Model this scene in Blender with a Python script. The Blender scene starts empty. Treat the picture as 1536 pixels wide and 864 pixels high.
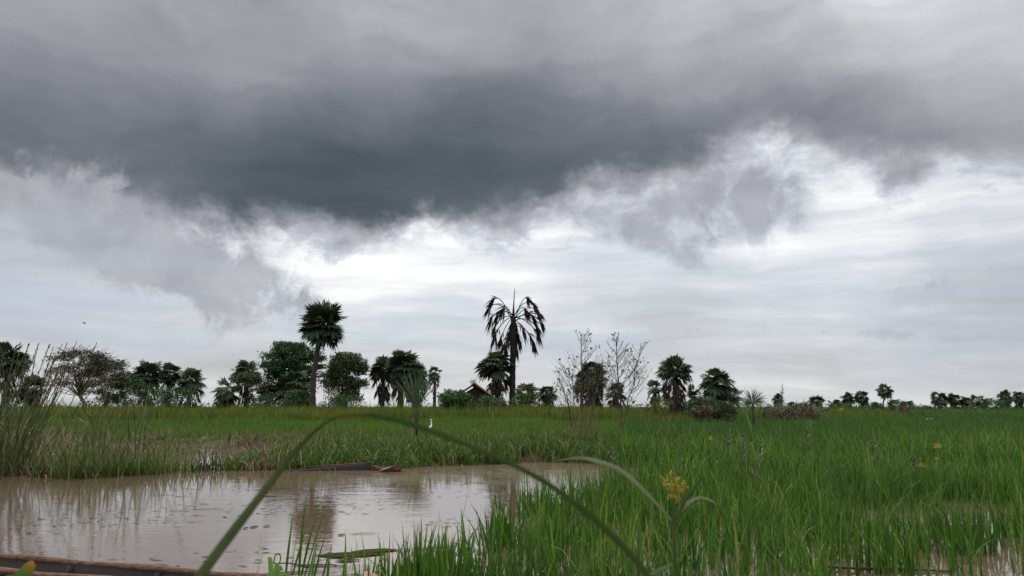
import bpy, math, random
import numpy as np

rng = np.random.default_rng(7)
random.seed(7)
PI = math.pi
sc = bpy.context.scene
COL = sc.collection

# ------------------------------------------------------------------ camera
F = 1138.0
PITCH = math.radians(8.89)
CZ = 1.5
cp, sp = math.cos(PITCH), math.sin(PITCH)
cam_d = bpy.data.cameras.new('camera')
cam = bpy.data.objects.new('camera', cam_d)
COL.objects.link(cam)
cam.location = (0, 0, CZ)
cam.rotation_euler = (PI / 2 + PITCH, 0, 0)
cam_d.sensor_width = 36
cam_d.lens = 36 * F / 1536
cam_d.clip_start = 0.05
cam_d.clip_end = 6000
cam_d.dof.use_dof = True
cam_d.dof.focus_distance = 26
cam_d.dof.aperture_fstop = 5.5
sc.camera = cam


def ray(px, py):
    a = (px - 768) / F
    b = (432 - py) / F
    return np.array([a, cp - b * sp, sp + b * cp])


def at(px, py, Y):
    """point of the view ray of a photo pixel at distance Y"""
    d = ray(px, py)
    return np.array([0, 0, CZ]) + d * (Y / d[1])


def gp(px, py, z=0.0):
    d = ray(px, py)
    return np.array([0, 0, CZ]) + d * ((z - CZ) / d[2])


def mpp(Y, px=768, py=600):
    return float(np.linalg.norm(at(px + 1, py, Y) - at(px, py, Y)))


def project(P):
    P = np.asarray(P) - np.array([0, 0, CZ])
    zc = P[..., 1] * cp + P[..., 2] * sp
    yc = P[..., 2] * cp - P[..., 1] * sp
    return 768 + F * P[..., 0] / zc, 432 - F * yc / zc


# ------------------------------------------------------------------ noise
_nr = np.random.default_rng(3)
_DIRS = [(_nr.uniform(0, 2 * PI), _nr.uniform(0, 2 * PI), _nr.uniform(0.7, 1.4)) for _ in range(12)]


def snoise(x, y, f, k=0):
    out = 0
    for i in range(6):
        a, p, m = _DIRS[(i + k) % 12]
        out = out + np.sin((x * math.cos(a + k) + y * math.sin(a + k)) * f * m + p + k * 1.7)
    return out / 3.0


def sstep(a, b, x):
    t = np.clip((x - a) / (b - a), 0, 1)
    return t * t * (3 - 2 * t)


# ------------------------------------------------------------------ areas
POND_PX = [(-700, 716), (0, 712), (60, 716), (120, 718), (210, 713), (300, 707), (420, 705), (600, 703), (690, 699), (760, 696),
           (830, 694), (890, 696), (960, 703), (1015, 713), (960, 728), (880, 748), (800, 772), (725, 805), (660, 850),
           (600, 900), (560, 1000), (560, 1300), (-900, 1300)]
POND = np.array([gp(a, b)[:2] for a, b in POND_PX])


def inside(poly, x, y):
    n = len(poly)
    r = np.zeros(np.shape(x), bool)
    j = n - 1
    for i in range(n):
        xi, yi = poly[i]
        xj, yj = poly[j]
        c = ((yi > y) != (yj > y)) & (x < (xj - xi) * (y - yi) / (yj - yi + 1e-12) + xi)
        r ^= c
        j = i
    return r


_bx = np.array([gp(a, b)[0] for a, b in POND_PX[:14]])
_by = np.array([gp(a, b)[1] for a, b in POND_PX[:14]])


def bank_y(x):
    return np.interp(x, _bx, _by)


def height(x, y):
    x = np.asarray(x, float)
    y = np.asarray(y, float)
    # left land: flooded strip near the pond, then field, then raised band
    by = bank_y(x)
    left = -0.05 + 0.075 * snoise(x, y, 0.9) + 0.05 * snoise(x, y, 2.3, 3)
    left = left + 0.12 * sstep(22, 40, y) + 0.32 * sstep(38, 60, y)
    lush = sstep(-7, -4, x) * (1 - sstep(2, 4, x))
    left = left + 0.10 * lush
    edge = sstep(-0.15, 0.9, y - by)
    left = -0.14 * (1 - edge) + left * edge
    right = -0.12 + 0.02 * snoise(x, y, 0.5) + 0.40 * sstep(58, 85, y)
    wr = sstep(3.0, 7.0, x - 0.10 * (y - 17))
    h = left * (1 - wr) + right * wr
    pond = y < by
    h = np.where(pond, -0.14, h)
    h = h + (0.24 + 0.0 * x) * (1 - sstep(1.5, 3.6, y))
    far = sstep(120, 400, y)
    return h * (1 - far) + 0.30 * far


def hz(x, y):
    return float(height(np.array([x]), np.array([y]))[0])


# ------------------------------------------------------------------ mesh helpers
class Geo:
    def __init__(self):
        self.v, self.q, self.t, self.tone, self.u = [], [], [], [], []
        self.n = 0

    def add(self, v, quads=None, tris=None, tone=0.5, u=0.5):
        v = np.asarray(v, float).reshape(-1, 3)
        m = len(v)
        self.v.append(v)
        if quads is not None and len(quads):
            self.q.append(np.asarray(quads, int).reshape(-1, 4) + self.n)
        if tris is not None and len(tris):
            self.t.append(np.asarray(tris, int).reshape(-1, 3) + self.n)
        self.tone.append(np.broadcast_to(np.asarray(tone, float), (m,)))
        self.u.append(np.broadcast_to(np.asarray(u, float), (m,)))
        self.n += m
        return self

    def build(self, name, mat, parent=None, smooth=False):
        me = bpy.data.meshes.new(name)
        v = np.concatenate(self.v)
        if parent is not None:
            v = v - np.array(parent['_o'])
        q = np.concatenate(self.q) if self.q else np.zeros((0, 4), int)
        t = np.concatenate(self.t) if self.t else np.zeros((0, 3), int)
        me.vertices.add(len(v))
        me.vertices.foreach_set('co', v.astype(np.float32).ravel())
        li = np.concatenate([q.ravel(), t.ravel()]).astype(np.int32)
        me.loops.add(len(li))
        me.loops.foreach_set('vertex_index', li)
        npoly = len(q) + len(t)
        me.polygons.add(npoly)
        st = np.concatenate([np.arange(len(q)) * 4, len(q) * 4 + np.arange(len(t)) * 3]).astype(np.int32)
        me.polygons.foreach_set('loop_start', st)
        if smooth:
            me.polygons.foreach_set('use_smooth', np.ones(npoly, bool))
        me.update(calc_edges=True)
        for nm, arr in (('tone', self.tone), ('along', self.u)):
            a = me.attributes.new(nm, 'FLOAT', 'POINT')
            a.data.foreach_set('value', np.concatenate(arr).astype(np.float32))
        me.materials.append(mat)
        o = bpy.data.objects.new(name, me)
        COL.objects.link(o)
        if parent is not None:
            o.parent = parent
        return o

    # --- shapes
    def tube(self, pts, rad, sides=7, tone=0.5, caps=True):
        pts = np.asarray(pts, float)
        rad = np.broadcast_to(np.asarray(rad, float), (len(pts),))
        tan = np.gradient(pts, axis=0)
        tan /= np.linalg.norm(tan, axis=1)[:, None] + 1e-9
        ref = np.array([0, 0, 1.0]) if abs(tan[0][2]) < 0.9 else np.array([1.0, 0, 0])
        vs = []
        a = np.arange(sides) * 2 * PI / sides
        for p, t, r in zip(pts, tan, rad):
            n1 = np.cross(t, ref)
            n1 /= np.linalg.norm(n1) + 1e-9
            n2 = np.cross(t, n1)
            vs.append(p + r * (np.cos(a)[:, None] * n1 + np.sin(a)[:, None] * n2))
        vs = np.concatenate(vs)
        q = []
        for i in range(len(pts) - 1):
            for k in range(sides):
                k2 = (k + 1) % sides
                q.append((i * sides + k, i * sides + k2, (i + 1) * sides + k2, (i + 1) * sides + k))
        tr = []
        if caps:
            b = (len(pts) - 1) * sides
            for k in range(1, sides - 1):
                tr.append((0, k + 1, k))
                tr.append((b, b + k, b + k + 1))
        self.add(vs, q, tr, tone)
        return self

    def box(self, c, s, rz=0, tone=0.5, taper=1.0):
        x, y, z = np.array(s) / 2
        v = np.array([(-x, -y, -z), (x, -y, -z), (x, y, -z), (-x, y, -z),
                      (-x * taper, -y * taper, z), (x * taper, -y * taper, z), (x * taper, y * taper, z), (-x * taper, y * taper, z)])
        c_, s_ = math.cos(rz), math.sin(rz)
        v = np.stack([v[:, 0] * c_ - v[:, 1] * s_, v[:, 0] * s_ + v[:, 1] * c_, v[:, 2]], 1) + np.array(c)
        self.add(v, [(0, 3, 2, 1), (4, 5, 6, 7), (0, 1, 5, 4), (1, 2, 6, 5), (2, 3, 7, 6), (3, 0, 4, 7)], None, tone)
        return self

    def blades(self, base, h, w, az, th0, th1, segs=4, tone=None, face=None, wp=1.0, wmax=0.35):
        """n leaf blades; th0 lean at the foot and th1 extra lean at the tip, radians from vertical"""
        base = np.asarray(base, float)
        n = len(base)
        h, w, az, th0, th1 = [np.broadcast_to(np.asarray(k, float), (n,)) for k in (h, w, az, th0, th1)]
        if tone is None:
            tone = rng.random(n)
        tone = np.broadcast_to(tone, (n,))
        if face is None:
            face = az + PI / 2 + rng.normal(0, 0.5, n)
        fx, fy = np.cos(face), np.sin(face)
        P = base.copy()
        rows = []
        us = []
        for i in range(segs + 1):
            t = i / segs
            if i:
                tm = (i - 0.5) / segs
                th = th0 + th1 * tm ** 1.6
                ds = h / segs
                P = P + np.stack([np.sin(th) * np.cos(az) * ds, np.sin(th) * np.sin(az) * ds, np.cos(th) * ds], 1)
            if i < segs:
                prof = (0.55 + 0.45 * min(1, t / wmax)) if t < wmax else (1 - ((t - wmax) / (1 - wmax)) ** 1.5 * 0.95)
                hw = (w * 0.5 * prof)[:, None]
                off = np.stack([fx, fy, np.zeros(n)], 1) * hw
                rows.append(P - off)
                rows.append(P + off)
                us += [t, t]
            else:
                rows.append(P)
                us.append(1.0)
        m = len(rows)
        v = np.stack(rows, 1).reshape(-1, 3)
        b = (np.arange(n) * m)[:, None]
        q = []
        for i in range(segs - 1):
            q.append(b + np.array([2 * i, 2 * i + 1, 2 * i + 3, 2 * i + 2]))
        q = np.concatenate(q) if q else None
        i = segs - 1
        t3 = b + np.array([2 * i, 2 * i + 1, 2 * i + 2])
        self.add(v, q, t3, np.repeat(tone, m), np.tile(np.array(us), n))
        return self

    def leaves(self, c, size, tone=None, flat=0.0, ratio=0.5):
        """small pointed leaf faces at the given centres, each at its own angle"""
        c = np.asarray(c, float)
        n = len(c)
        size = np.broadcast_to(np.asarray(size, float), (n,))
        a = rng.normal(0, 1, (n, 3))
        a[:, 2] *= (1 - flat)
        a /= np.linalg.norm(a, axis=1)[:, None] + 1e-9
        b = rng.normal(0, 1, (n, 3))
        b[:, 2] *= (1 - flat * 0.6)
        b -= a * np.sum(a * b, 1)[:, None]
        b /= np.linalg.norm(b, axis=1)[:, None] + 1e-9
        s = size[:, None]
        v = np.stack([c - a * s * .5, c + b * s * .5 * ratio, c + a * s * .5, c - b * s * .5 * ratio], 1).reshape(-1, 3)
        q = (np.arange(n) * 4)[:, None] + np.array([0, 1, 2, 3])
        if tone is None:
            tone = rng.random(n)
        tone = np.broadcast_to(tone, (n,))
        self.add(v, q, None, np.repeat(tone, 4))
        return self


def tag(o, label=None, cat=None, group=None, kind=None):
    if label:
        o['label'] = label
    if cat:
        o['category'] = cat
    if group:
        o['group'] = group
    if kind:
        o['kind'] = kind
    return o


ROOTS = []


def thing(name, label, cat, loc, group=None):
    o = bpy.data.objects.new(name, None)
    COL.objects.link(o)
    o.location = [float(k) for k in loc]
    o['_o'] = [float(k) for k in loc]
    o.empty_display_size = 0.2
    ROOTS.append(o)
    return tag(o, label, cat, group)


# ------------------------------------------------------------------ materials
class NT:
    def __init__(self, tree):
        self.t = tree
        self.L = tree.links

    def n(self, ty, **kw):
        nd = self.t.nodes.new(ty)
        for k, v in kw.items():
            setattr(nd, k, v)
        return nd

    def put(self, sock, val):
        if isinstance(val, bpy.types.NodeSocket):
            self.L.new(val, sock)
        else:
            sock.default_value = val

    def m(self, op, a, b=None, c=None, clamp=False):
        nd = self.n('ShaderNodeMath', operation=op, use_clamp=clamp)
        self.put(nd.inputs[0], a)
        if b is not None:
            self.put(nd.inputs[1], b)
        if c is not None:
            self.put(nd.inputs[2], c)
        return nd.outputs[0]

    def ramp(self, fac, stops, interp='LINEAR'):
        nd = self.n('ShaderNodeValToRGB')
        cr = nd.color_ramp
        cr.interpolation = interp
        while len(cr.elements) < len(stops):
            cr.elements.new(0.5)
        for e, (p, c) in zip(cr.elements, sorted(stops, key=lambda s: s[0])):
            e.position = p
            e.color = (c, c, c, 1) if not hasattr(c, '__len__') else (*c[:3], 1)
        self.put(nd.inputs[0], fac)
        return nd.outputs[0]

    def mix(self, fac, a, b, mode='MIX'):
        nd = self.n('ShaderNodeMix', data_type='RGBA', blend_type=mode)
        self.put(nd.inputs[0], fac)
        self.put(nd.inputs[6], a if isinstance(a, bpy.types.NodeSocket) else (*a, 1))
        self.put(nd.inputs[7], b if isinstance(b, bpy.types.NodeSocket) else (*b, 1))
        return nd.outputs[2]

    def noise(self, vec, scale, detail=3, rough=0.55, dist=0.0, out=0):
        nd = self.n('ShaderNodeTexNoise')
        if vec is not None:
            self.L.new(vec, nd.inputs['Vector'])
        nd.inputs['Scale'].default_value = scale
        nd.inputs['Detail'].default_value = detail
        nd.inputs['Roughness'].default_value = rough
        nd.inputs['Distortion'].default_value = dist
        return nd.outputs[out]

    def vmul(self, v, s):
        nd = self.n('ShaderNodeVectorMath', operation='MULTIPLY')
        self.put(nd.inputs[0], v)
        nd.inputs[1].default_value = s
        return nd.outputs[0]

    def vadd(self, v, w):
        nd = self.n('ShaderNodeVectorMath', operation='ADD')
        self.put(nd.inputs[0], v)
        self.put(nd.inputs[1], w)
        return nd.outputs[0]


def new_mat(name):
    m = bpy.data.materials.new(name)
    m.use_nodes = True
    m.node_tree.nodes.clear()
    return m, NT(m.node_tree)


def leaf_mat(name, stops, trans=0.25, rough=0.5, spec=0.25, patch=None, patch_scale=0.12, patch_fac=0.5, tip=None, tipf=0.3):
    """thin leaf: colour from the tone each leaf carries, a patchy change over the ground, light through the blade"""
    m, g = new_mat(name)
    tone = g.n('ShaderNodeAttribute', attribute_name='tone').outputs['Fac']
    col = g.ramp(tone, stops)
    if patch is not None:
        pos = g.n('ShaderNodeNewGeometry').outputs['Position']
        nz = g.noise(pos, patch_scale, 4, 0.6)
        f = g.m('MULTIPLY', g.ramp(nz, [(0.42, 0.0), (0.66, 1.0)]), patch_fac)
        col = g.mix(f, col, patch)
    if tip is not None:
        u = g.n('ShaderNodeAttribute', attribute_name='along').outputs['Fac']
        f = g.m('MULTIPLY', g.ramp(u, [(0.6, 0.0), (1.0, 1.0)]), 0.5)
        col = g.mix(g.m('MULTIPLY', f, tipf), col, tip)
    b = g.n('ShaderNodeBsdfPrincipled')
    g.put(b.inputs['Base Color'], col)
    b.inputs['Roughness'].default_value = rough
    b.inputs['Specular IOR Level'].default_value = spec
    out = g.n('ShaderNodeOutputMaterial')
    if trans > 0:
        tr = g.n('ShaderNodeBsdfTranslucent')
        g.put(tr.inputs['Color'], col)
        mx = g.n('ShaderNodeMixShader')
        mx.inputs[0].default_value = trans
        g.L.new(b.outputs[0], mx.inputs[1])
        g.L.new(tr.outputs[0], mx.inputs[2])
        g.L.new(mx.outputs[0], out.inputs[0])
    else:
        g.L.new(b.outputs[0], out.inputs[0])
    return m


def rough_mat(name, c1, c2, scale=6.0, stretch=(1, 1, 1), rough=0.85, bump=0.3, detail=6, spec=0.2, dist=0.02):
    m, g = new_mat(name)
    pos = g.n('ShaderNodeTexCoord').outputs['Object']
    v = g.vmul(pos, stretch)
    nz = g.noise(v, scale, detail, 0.65)
    col = g.ramp(nz, [(0.3, c1), (0.7, c2)])
    b = g.n('ShaderNodeBsdfPrincipled')
    g.put(b.inputs['Base Color'], col)
    b.inputs['Roughness'].default_value = rough
    b.inputs['Specular IOR Level'].default_value = spec
    bp = g.n('ShaderNodeBump')
    bp.inputs['Strength'].default_value = bump
    bp.inputs['Distance'].default_value = dist
    g.L.new(nz, bp.inputs['Height'])
    g.L.new(bp.outputs[0], b.inputs['Normal'])
    out = g.n('ShaderNodeOutputMaterial')
    g.L.new(b.outputs[0], out.inputs[0])
    return m


RICE = leaf_mat('rice_leaf', [(0.0, (.022, .066, .010)), (0.35, (.040, .112, .012)), (0.7, (.072, .165, .017)), (0.93, (.14, .23, .03)), (0.97, (.20, .21, .04)), (1.0, (.25, .20, .06))],
                trans=0.30, rough=0.5, spec=0.12, patch=(.030, .085, .016), patch_scale=0.25, patch_fac=0.6, tip=(.17, .17, .05))
RICE_FAR = leaf_mat('rice_far_leaf', [(0.0, (.030, .075, .020)), (0.5, (.044, .10, .023)), (0.9, (.072, .135, .028)), (1.0, (.12, .16, .04))],
                    trans=0.28, rough=0.6, spec=0.08, patch=(.055, .125, .018), patch_scale=0.06, patch_fac=0.5)
FIELD = leaf_mat('field_leaf', [(0.0, (.045, .09, .018)), (0.6, (.08, .145, .022)), (0.95, (.12, .175, .03)), (1.0, (.16, .16, .05))],
                 trans=0.28, spec=0.08, patch=(.09, .15, .025), patch_scale=0.1, patch_fac=0.6)
BANK = leaf_mat('bank_leaf', [(0.0, (.032, .066, .014)), (0.5, (.062, .115, .020)), (0.85, (.10, .15, .03)), (0.93, (.15, .15, .05)), (1.0, (.24, .19, .09))],
                trans=0.25, rough=0.5, spec=0.15)
DRYBANK = leaf_mat('dry_bank_leaf', [(0.0, (.05, .04, .025)), (0.35, (.12, .09, .045)), (0.6, (.18, .13, .065)), (0.8, (.08, .10, .03)), (1.0, (.26, .20, .10))], trans=0.15)
OLIVE = leaf_mat('olive_grass_leaf', [(0.0, (.055, .085, .016)), (0.5, (.10, .122, .022)), (0.85, (.16, .150, .03)), (1.0, (.22, .18, .05))],
                 trans=0.28, spec=0.06, patch=(.07, .12, .02), patch_scale=0.12, patch_fac=0.7)
PALM = leaf_mat('palm_leaf', [(0.0, (.024, .040, .022)), (0.6, (.042, .068, .033)), (0.9, (.07, .095, .04)), (1.0, (.10, .085, .035))], trans=0.12, rough=0.6, spec=0.12)
PALMDRY = leaf_mat('dry_palm_leaf', [(0.0, (.022, .019, .018)), (0.5, (.05, .042, .036)), (0.9, (.085, .068, .055)), (1.0, (.13, .10, .07))], trans=0.08, rough=0.8, spec=0.1)
DEADPALM = leaf_mat('dead_palm_leaf', [(0.0, (.012, .010, .010)), (0.6, (.026, .021, .021)), (1.0, (.055, .044, .04))], trans=0.05, rough=0.85, spec=0.1)
TREE = leaf_mat('tree_leaf', [(0.0, (.018, .046, .015)), (0.6, (.032, .078, .022)), (1.0, (.065, .12, .034))], trans=0.22)
BUSH = leaf_mat('bush_leaf', [(0.0, (.020, .055, .014)), (0.6, (.034, .085, .018)), (1.0, (.07, .13, .03))], trans=0.22)
OLTREE = leaf_mat('olive_tree_leaf', [(0.0, (.032, .044, .016)), (0.6, (.055, .068, .022)), (1.0, (.095, .10, .032))], trans=0.2)
ACACIA = leaf_mat('acacia_leaf', [(0.0, (.04, .04, .03)), (0.6, (.062, .064, .042)), (1.0, (.09, .09, .05))], trans=0.15)
DRYBRUSH = leaf_mat('dry_brush_leaf', [(0.0, (.03, .02, .017)), (0.5, (.075, .05, .036)), (0.85, (.12, .085, .05)), (1.0, (.06, .08, .03))], trans=0.1)
REED = leaf_mat('reed_leaf', [(0.0, (.036, .05, .022)), (0.6, (.075, .095, .035)), (0.9, (.13, .13, .055)), (1.0, (.20, .17, .09))], trans=0.2)
PLUME = leaf_mat('plume_spikelet', [(0.0, (.06, .045, .035)), (0.6, (.11, .08, .055)), (1.0, (.19, .15, .08))], trans=0.1, rough=0.8)
YELLOW = leaf_mat('yellow_flower', [(0.0, (.26, .21, .02)), (0.6, (.40, .33, .04)), (1.0, (.36, .34, .10))], trans=0.25, rough=0.7)
NEARLEAF = leaf_mat('near_leaf', [(0.0, (.022, .048, .012)), (0.5, (.040, .080, .020)), (1.0, (.26, .30, .18))], trans=0.2, rough=0.5, spec=0.12, patch=(.10, .085, .03), patch_scale=9, patch_fac=0.45)
CUTLEAF = leaf_mat('cut_leaf', [(0.0, (.05, .13, .02)), (1.0, (.05, .13, .02))], trans=0.2, tip=(.40, .14, .02), tipf=1.8)
SMALLEAF = leaf_mat('weed_leaf', [(0.0, (.10, .22, .03)), (1.0, (.14, .26, .05))], trans=0.3)
FLOATLEAF = leaf_mat('floating_leaf', [(0.0, (.022, .034, .010)), (0.5, (.045, .045, .018)), (1.0, (.12, .075, .04))], trans=0.0, rough=0.8, spec=0.0)
DEBRIS = leaf_mat('scum_flake', [(0.0, (.02, .016, .011)), (0.6, (.06, .045, .03)), (1.0, (.14, .10, .07))], trans=0.0, rough=0.8, spec=0.0)
BARK = rough_mat('bark', (.020, .017, .015), (.055, .046, .038), 5, (1, 1, 0.35), bump=0.6, dist=0.06)
PALEBARK = rough_mat('pale_bark', (.10, .065, .03), (.20, .14, .07), 5, (1, 1, 0.35), bump=0.5, dist=0.04)
TWIG = rough_mat('twig_bark', (.028, .022, .019), (.06, .048, .04), 9, bump=0.2)
SHRUBTWIG = rough_mat('shrub_bark', (.045, .036, .03), (.09, .072, .058), 9, bump=0.2)
PALETWIG = rough_mat('grey_twig_bark', (.07, .055, .045), (.14, .115, .09), 9, bump=0.2)
WOOD = rough_mat('weathered_wood', (.028, .016, .011), (.20, .115, .078), 17, (0.25, 3, 3), rough=0.8, bump=0.7, dist=0.01)
DARKWOOD = rough_mat('soaked_wood', (.006, .004, .0035), (.021, .013, .011), 12, (0.5, 3, 3), rough=0.6, bump=0.6, dist=0.012)
BROWNWOOD = rough_mat('wet_brown_wood', (.035, .018, .013), (.105, .052, .038), 12, (0.5, 3, 3), rough=0.55, bump=0.6, dist=0.012)
BLOCK = rough_mat('reddish_block', (.22, .12, .085), (.42, .27, .20), 22, rough=0.9, bump=0.8, dist=0.01)
THATCH = rough_mat('thatch', (.022, .017, .013), (.055, .042, .03), 16, (1, 6, 1), rough=0.95, bump=0.9, dist=0.06)
THATCHEDGE = rough_mat('fresh_thatch_edge', (.16, .13, .035), (.25, .20, .06), 16, rough=0.95, bump=0.6)
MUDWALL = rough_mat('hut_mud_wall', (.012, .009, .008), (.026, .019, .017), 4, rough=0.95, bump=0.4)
WHITE = rough_mat('white_plumage', (.72, .71, .68), (.82, .81, .79), 30, rough=0.8, bump=0.2)
BEAK = rough_mat('yellow_beak', (.45, .30, .06), (.55, .36, .08), 20, rough=0.5, bump=0.05)
DARKFEATHER = rough_mat('dark_plumage', (.02, .02, .022), (.05, .05, .05), 20, rough=0.8, bump=0.2)
PALECLOTH = rough_mat('pale_bundle_cloth', (.45, .34, .29), (.62, .52, .46), 9, rough=0.9, bump=0.4)


def ground_mat():
    m, g = new_mat('mud_and_turf')
    pos = g.n('ShaderNodeTexCoord').outputs['Object']
    nz = g.noise(pos, 0.5, 8, 0.65)
    fine = g.noise(pos, 9, 5, 0.7)
    mud = g.ramp(fine, [(0.3, (.032, .022, .015)), (0.7, (.085, .058, .038))])
    turf = g.ramp(fine, [(0.3, (.024, .055, .014)), (0.7, (.05, .095, .022))])
    sep = g.n('ShaderNodeSeparateXYZ')
    g.L.new(pos, sep.inputs[0])
    fy = g.n('ShaderNodeMapRange')
    fy.inputs[1].default_value = 26
    fy.inputs[2].default_value = 44
    g.L.new(sep.outputs[1], fy.inputs[0])
    f = g.m('ADD', fy.outputs[0], g.m('MULTIPLY', g.m('SUBTRACT', nz, 0.5), 1.6), clamp=True)
    col = g.mix(f, mud, turf)
    b = g.n('ShaderNodeBsdfPrincipled')
    g.put(b.inputs['Base Color'], col)
    b.inputs['Roughness'].default_value = 0.9
    b.inputs['Specular IOR Level'].default_value = 0.08
    bp = g.n('ShaderNodeBump')
    bp.inputs['Strength'].default_value = 0.6
    bp.inputs['Distance'].default_value = 0.04
    g.L.new(fine, bp.inputs['Height'])
    g.L.new(bp.outputs[0], b.inputs['Normal'])
    out = g.n('ShaderNodeOutputMaterial')
    g.L.new(b.outputs[0], out.inputs[0])
    return m


def water_mat():
    m, g = new_mat('muddy_water')
    pos = g.n('ShaderNodeTexCoord').outputs['Object']
    sep = g.n('ShaderNodeSeparateXYZ')
    g.L.new(pos, sep.inputs[0])
    # patches of brown silt film that drift along the bank
    warp = g.noise(pos, 0.5, 3, 0.6)
    st = g.vmul(pos, (0.42, 1.5, 1))
    n1 = g.noise(st, 0.9, 7, 0.68, 0.9)
    n2 = g.noise(g.vmul(pos, (0.8, 3.6, 1)), 2.6, 6, 0.7, 0.7)
    yy = g.m('ADD', sep.outputs[1], g.m('MULTIPLY', g.m('SUBTRACT', warp, 0.5), 5.0))
    band = g.n('ShaderNodeMapRange', interpolation_type='SMOOTHSTEP')
    band.inputs[1].default_value = 14.0
    band.inputs[2].default_value = 17.5
    g.L.new(yy, band.inputs[0])
    bx = g.n('ShaderNodeMapRange', interpolation_type='SMOOTHSTEP')
    bx.inputs[1].default_value = -6.5
    bx.inputs[2].default_value = -1.0
    g.L.new(sep.outputs[0], bx.inputs[0])
    bandf = g.m('MULTIPLY', band.outputs[0], g.m('ADD', g.m('MULTIPLY', bx.outputs[0], 0.75), 0.25))
    near = g.ramp(n1, [(0.52, 0.0), (0.72, 1.0)])
    streak = g.ramp(n2, [(0.50, 0.0), (0.68, 1.0)])
    film = g.m('MULTIPLY', g.m('ADD', g.m('MULTIPLY', bandf, 0.85), g.m('MULTIPLY', near, 0.35)), g.m('ADD', g.m('MULTIPLY', streak, 0.7), 0.35), clamp=True)
    col = g.mix(film, (.115, .080, .054), (.20, .15, .105))
    b = g.n('ShaderNodeBsdfPrincipled')
    g.put(b.inputs['Base Color'], col)
    b.inputs['IOR'].default_value = 1.45
    b.inputs['Specular IOR Level'].default_value = 0.5
    g.put(b.inputs['Roughness'], g.m('ADD', g.m('MULTIPLY', film, 0.30), 0.012))
    w1 = g.noise(g.vmul(pos, (1.0, 1.0, 1)), 8.0, 3, 0.55, 0.4)
    w2 = g.noise(g.vmul(pos, (0.6, 1.3, 1)), 1.6, 2, 0.5, 0.3)
    hh = g.m('ADD', g.m('MULTIPLY', w1, 0.5), w2)
    bp = g.n('ShaderNodeBump')
    bp.inputs['Strength'].default_value = 0.10
    bp.inputs['Distance'].default_value = 0.03
    g.L.new(hh, bp.inputs['Height'])
    g.L.new(bp.outputs[0], b.inputs['Normal'])
    out = g.n('ShaderNodeOutputMaterial')
    g.L.new(b.outputs[0], out.inputs[0])
    return m


# ------------------------------------------------------------------ ground and water
def axis(lim, fine, step0, grow):
    a = [0.0]
    s = step0
    while a[-1] < lim:
        a.append(a[-1] + s)
        if a[-1] > fine:
            s *= grow
    return np.array(a)


ax = axis(3000, 22, 0.28, 1.09)
gx = np.concatenate([-ax[::-1], ax[1:]])
ay1 = axis(3000, 40, 0.28, 1.09)
gy = np.concatenate([-axis(200, 5, 0.8, 1.3)[::-1], ay1[1:]])
XX, YY = np.meshgrid(gx, gy)
ZZ = height(XX, YY)
gv = np.stack([XX, YY, ZZ], -1).reshape(-1, 3)
nx, ny = len(gx), len(gy)
ii, jj = np.meshgrid(np.arange(nx - 1), np.arange(ny - 1))
b0 = (jj * nx + ii).ravel()
G = Geo()
G.add(gv, np.stack([b0, b0 + 1, b0 + nx + 1, b0 + nx], 1))
tag(G.build('ground', ground_mat(), smooth=True), kind='structure')

G = Geo()
G.add([(-90, 1.8, 0), (120, 1.8, 0), (120, 84, 0), (-90, 84, 0)], [(0, 1, 2, 3)])
tag(G.build('water', water_mat()), 'muddy brown flood water reflecting the cloudy sky', None, None, 'structure')


# ------------------------------------------------------------------ grass
def scatter(n, y0, y1, px0=-120, px1=1660, power=1.0):
    """points spread evenly over the ground between two distances, as wide as the view and some more"""
    y = np.sqrt(rng.random(n) * (y1 ** 2 - y0 ** 2) + y0 ** 2) if power == 1 else y0 + (y1 - y0) * rng.random(n) ** power
    xa = (px0 - 768) / F * y - 1.2
    xb = (px1 - 768) / F * y + 1.2
    x = xa + (xb - xa) * rng.random(n)
    return x, y


def tufts(geo, x, y, per, hmean, hsd, w, spread, lean=0.18, bend=0.5, segs=4, tone_fn=None, hmul=None, zmin=-0.2, wmax=0.35):
    n = len(x)
    if n == 0:
        return
    z = height(x, y)
    X = np.repeat(x, per) + rng.normal(0, spread, n * per)
    Y = np.repeat(y, per) + rng.normal(0, spread, n * per)
    Z = np.maximum(np.repeat(z, per), zmin)
    hs = np.repeat(np.clip(rng.normal(hmean, hsd, n), hmean * 0.45, hmean * 1.7), per)
    if hmul is not None:
        hs = hs * np.repeat(hmul, per)
    H = hs * rng.uniform(0.55, 1.1, n * per)
    az = rng.uniform(0, 2 * PI, n * per)
    th0 = np.abs(rng.normal(0, lean, n * per))
    th1 = np.abs(rng.normal(0, bend, n * per))
    th1 = th1 + np.where(rng.random(n * per) < 0.07, rng.uniform(0.8, 1.8, n * per), 0)
    tone = np.clip(np.repeat(rng.random(n), per) * 0.5 + rng.random(n * per) * 0.5, 0, 1)
    tone = np.clip((tone - 0.5) * 1.35 + 0.45, 0, 0.92)
    odd = rng.random(n * per)
    tone = np.where(odd > 0.965, rng.uniform(0.93, 1, n * per), tone)
    if tone_fn is not None:
        tone = tone_fn(tone, X, Y)
    W = w * rng.uniform(0.65, 1.3, n * per)
    geo.blades(np.stack([X, Y, Z], 1), H, W, az, th0, th1, segs, tone, wmax=wmax)


def rice_mask(x, y):
    edge_noise = 0.35 * snoise(x, y, 1.3)
    p = inside(POND, x - edge_noise * 0.6, y)
    leftbank = (y > bank_y(x)) & (x < 2.6 + 0.16 * (y - 19))
    leftcanoe = (y < 30) & (x < 0.10 * (y - 6) - 1.25)
    return ~p & ~leftbank & ~leftcanoe


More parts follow.
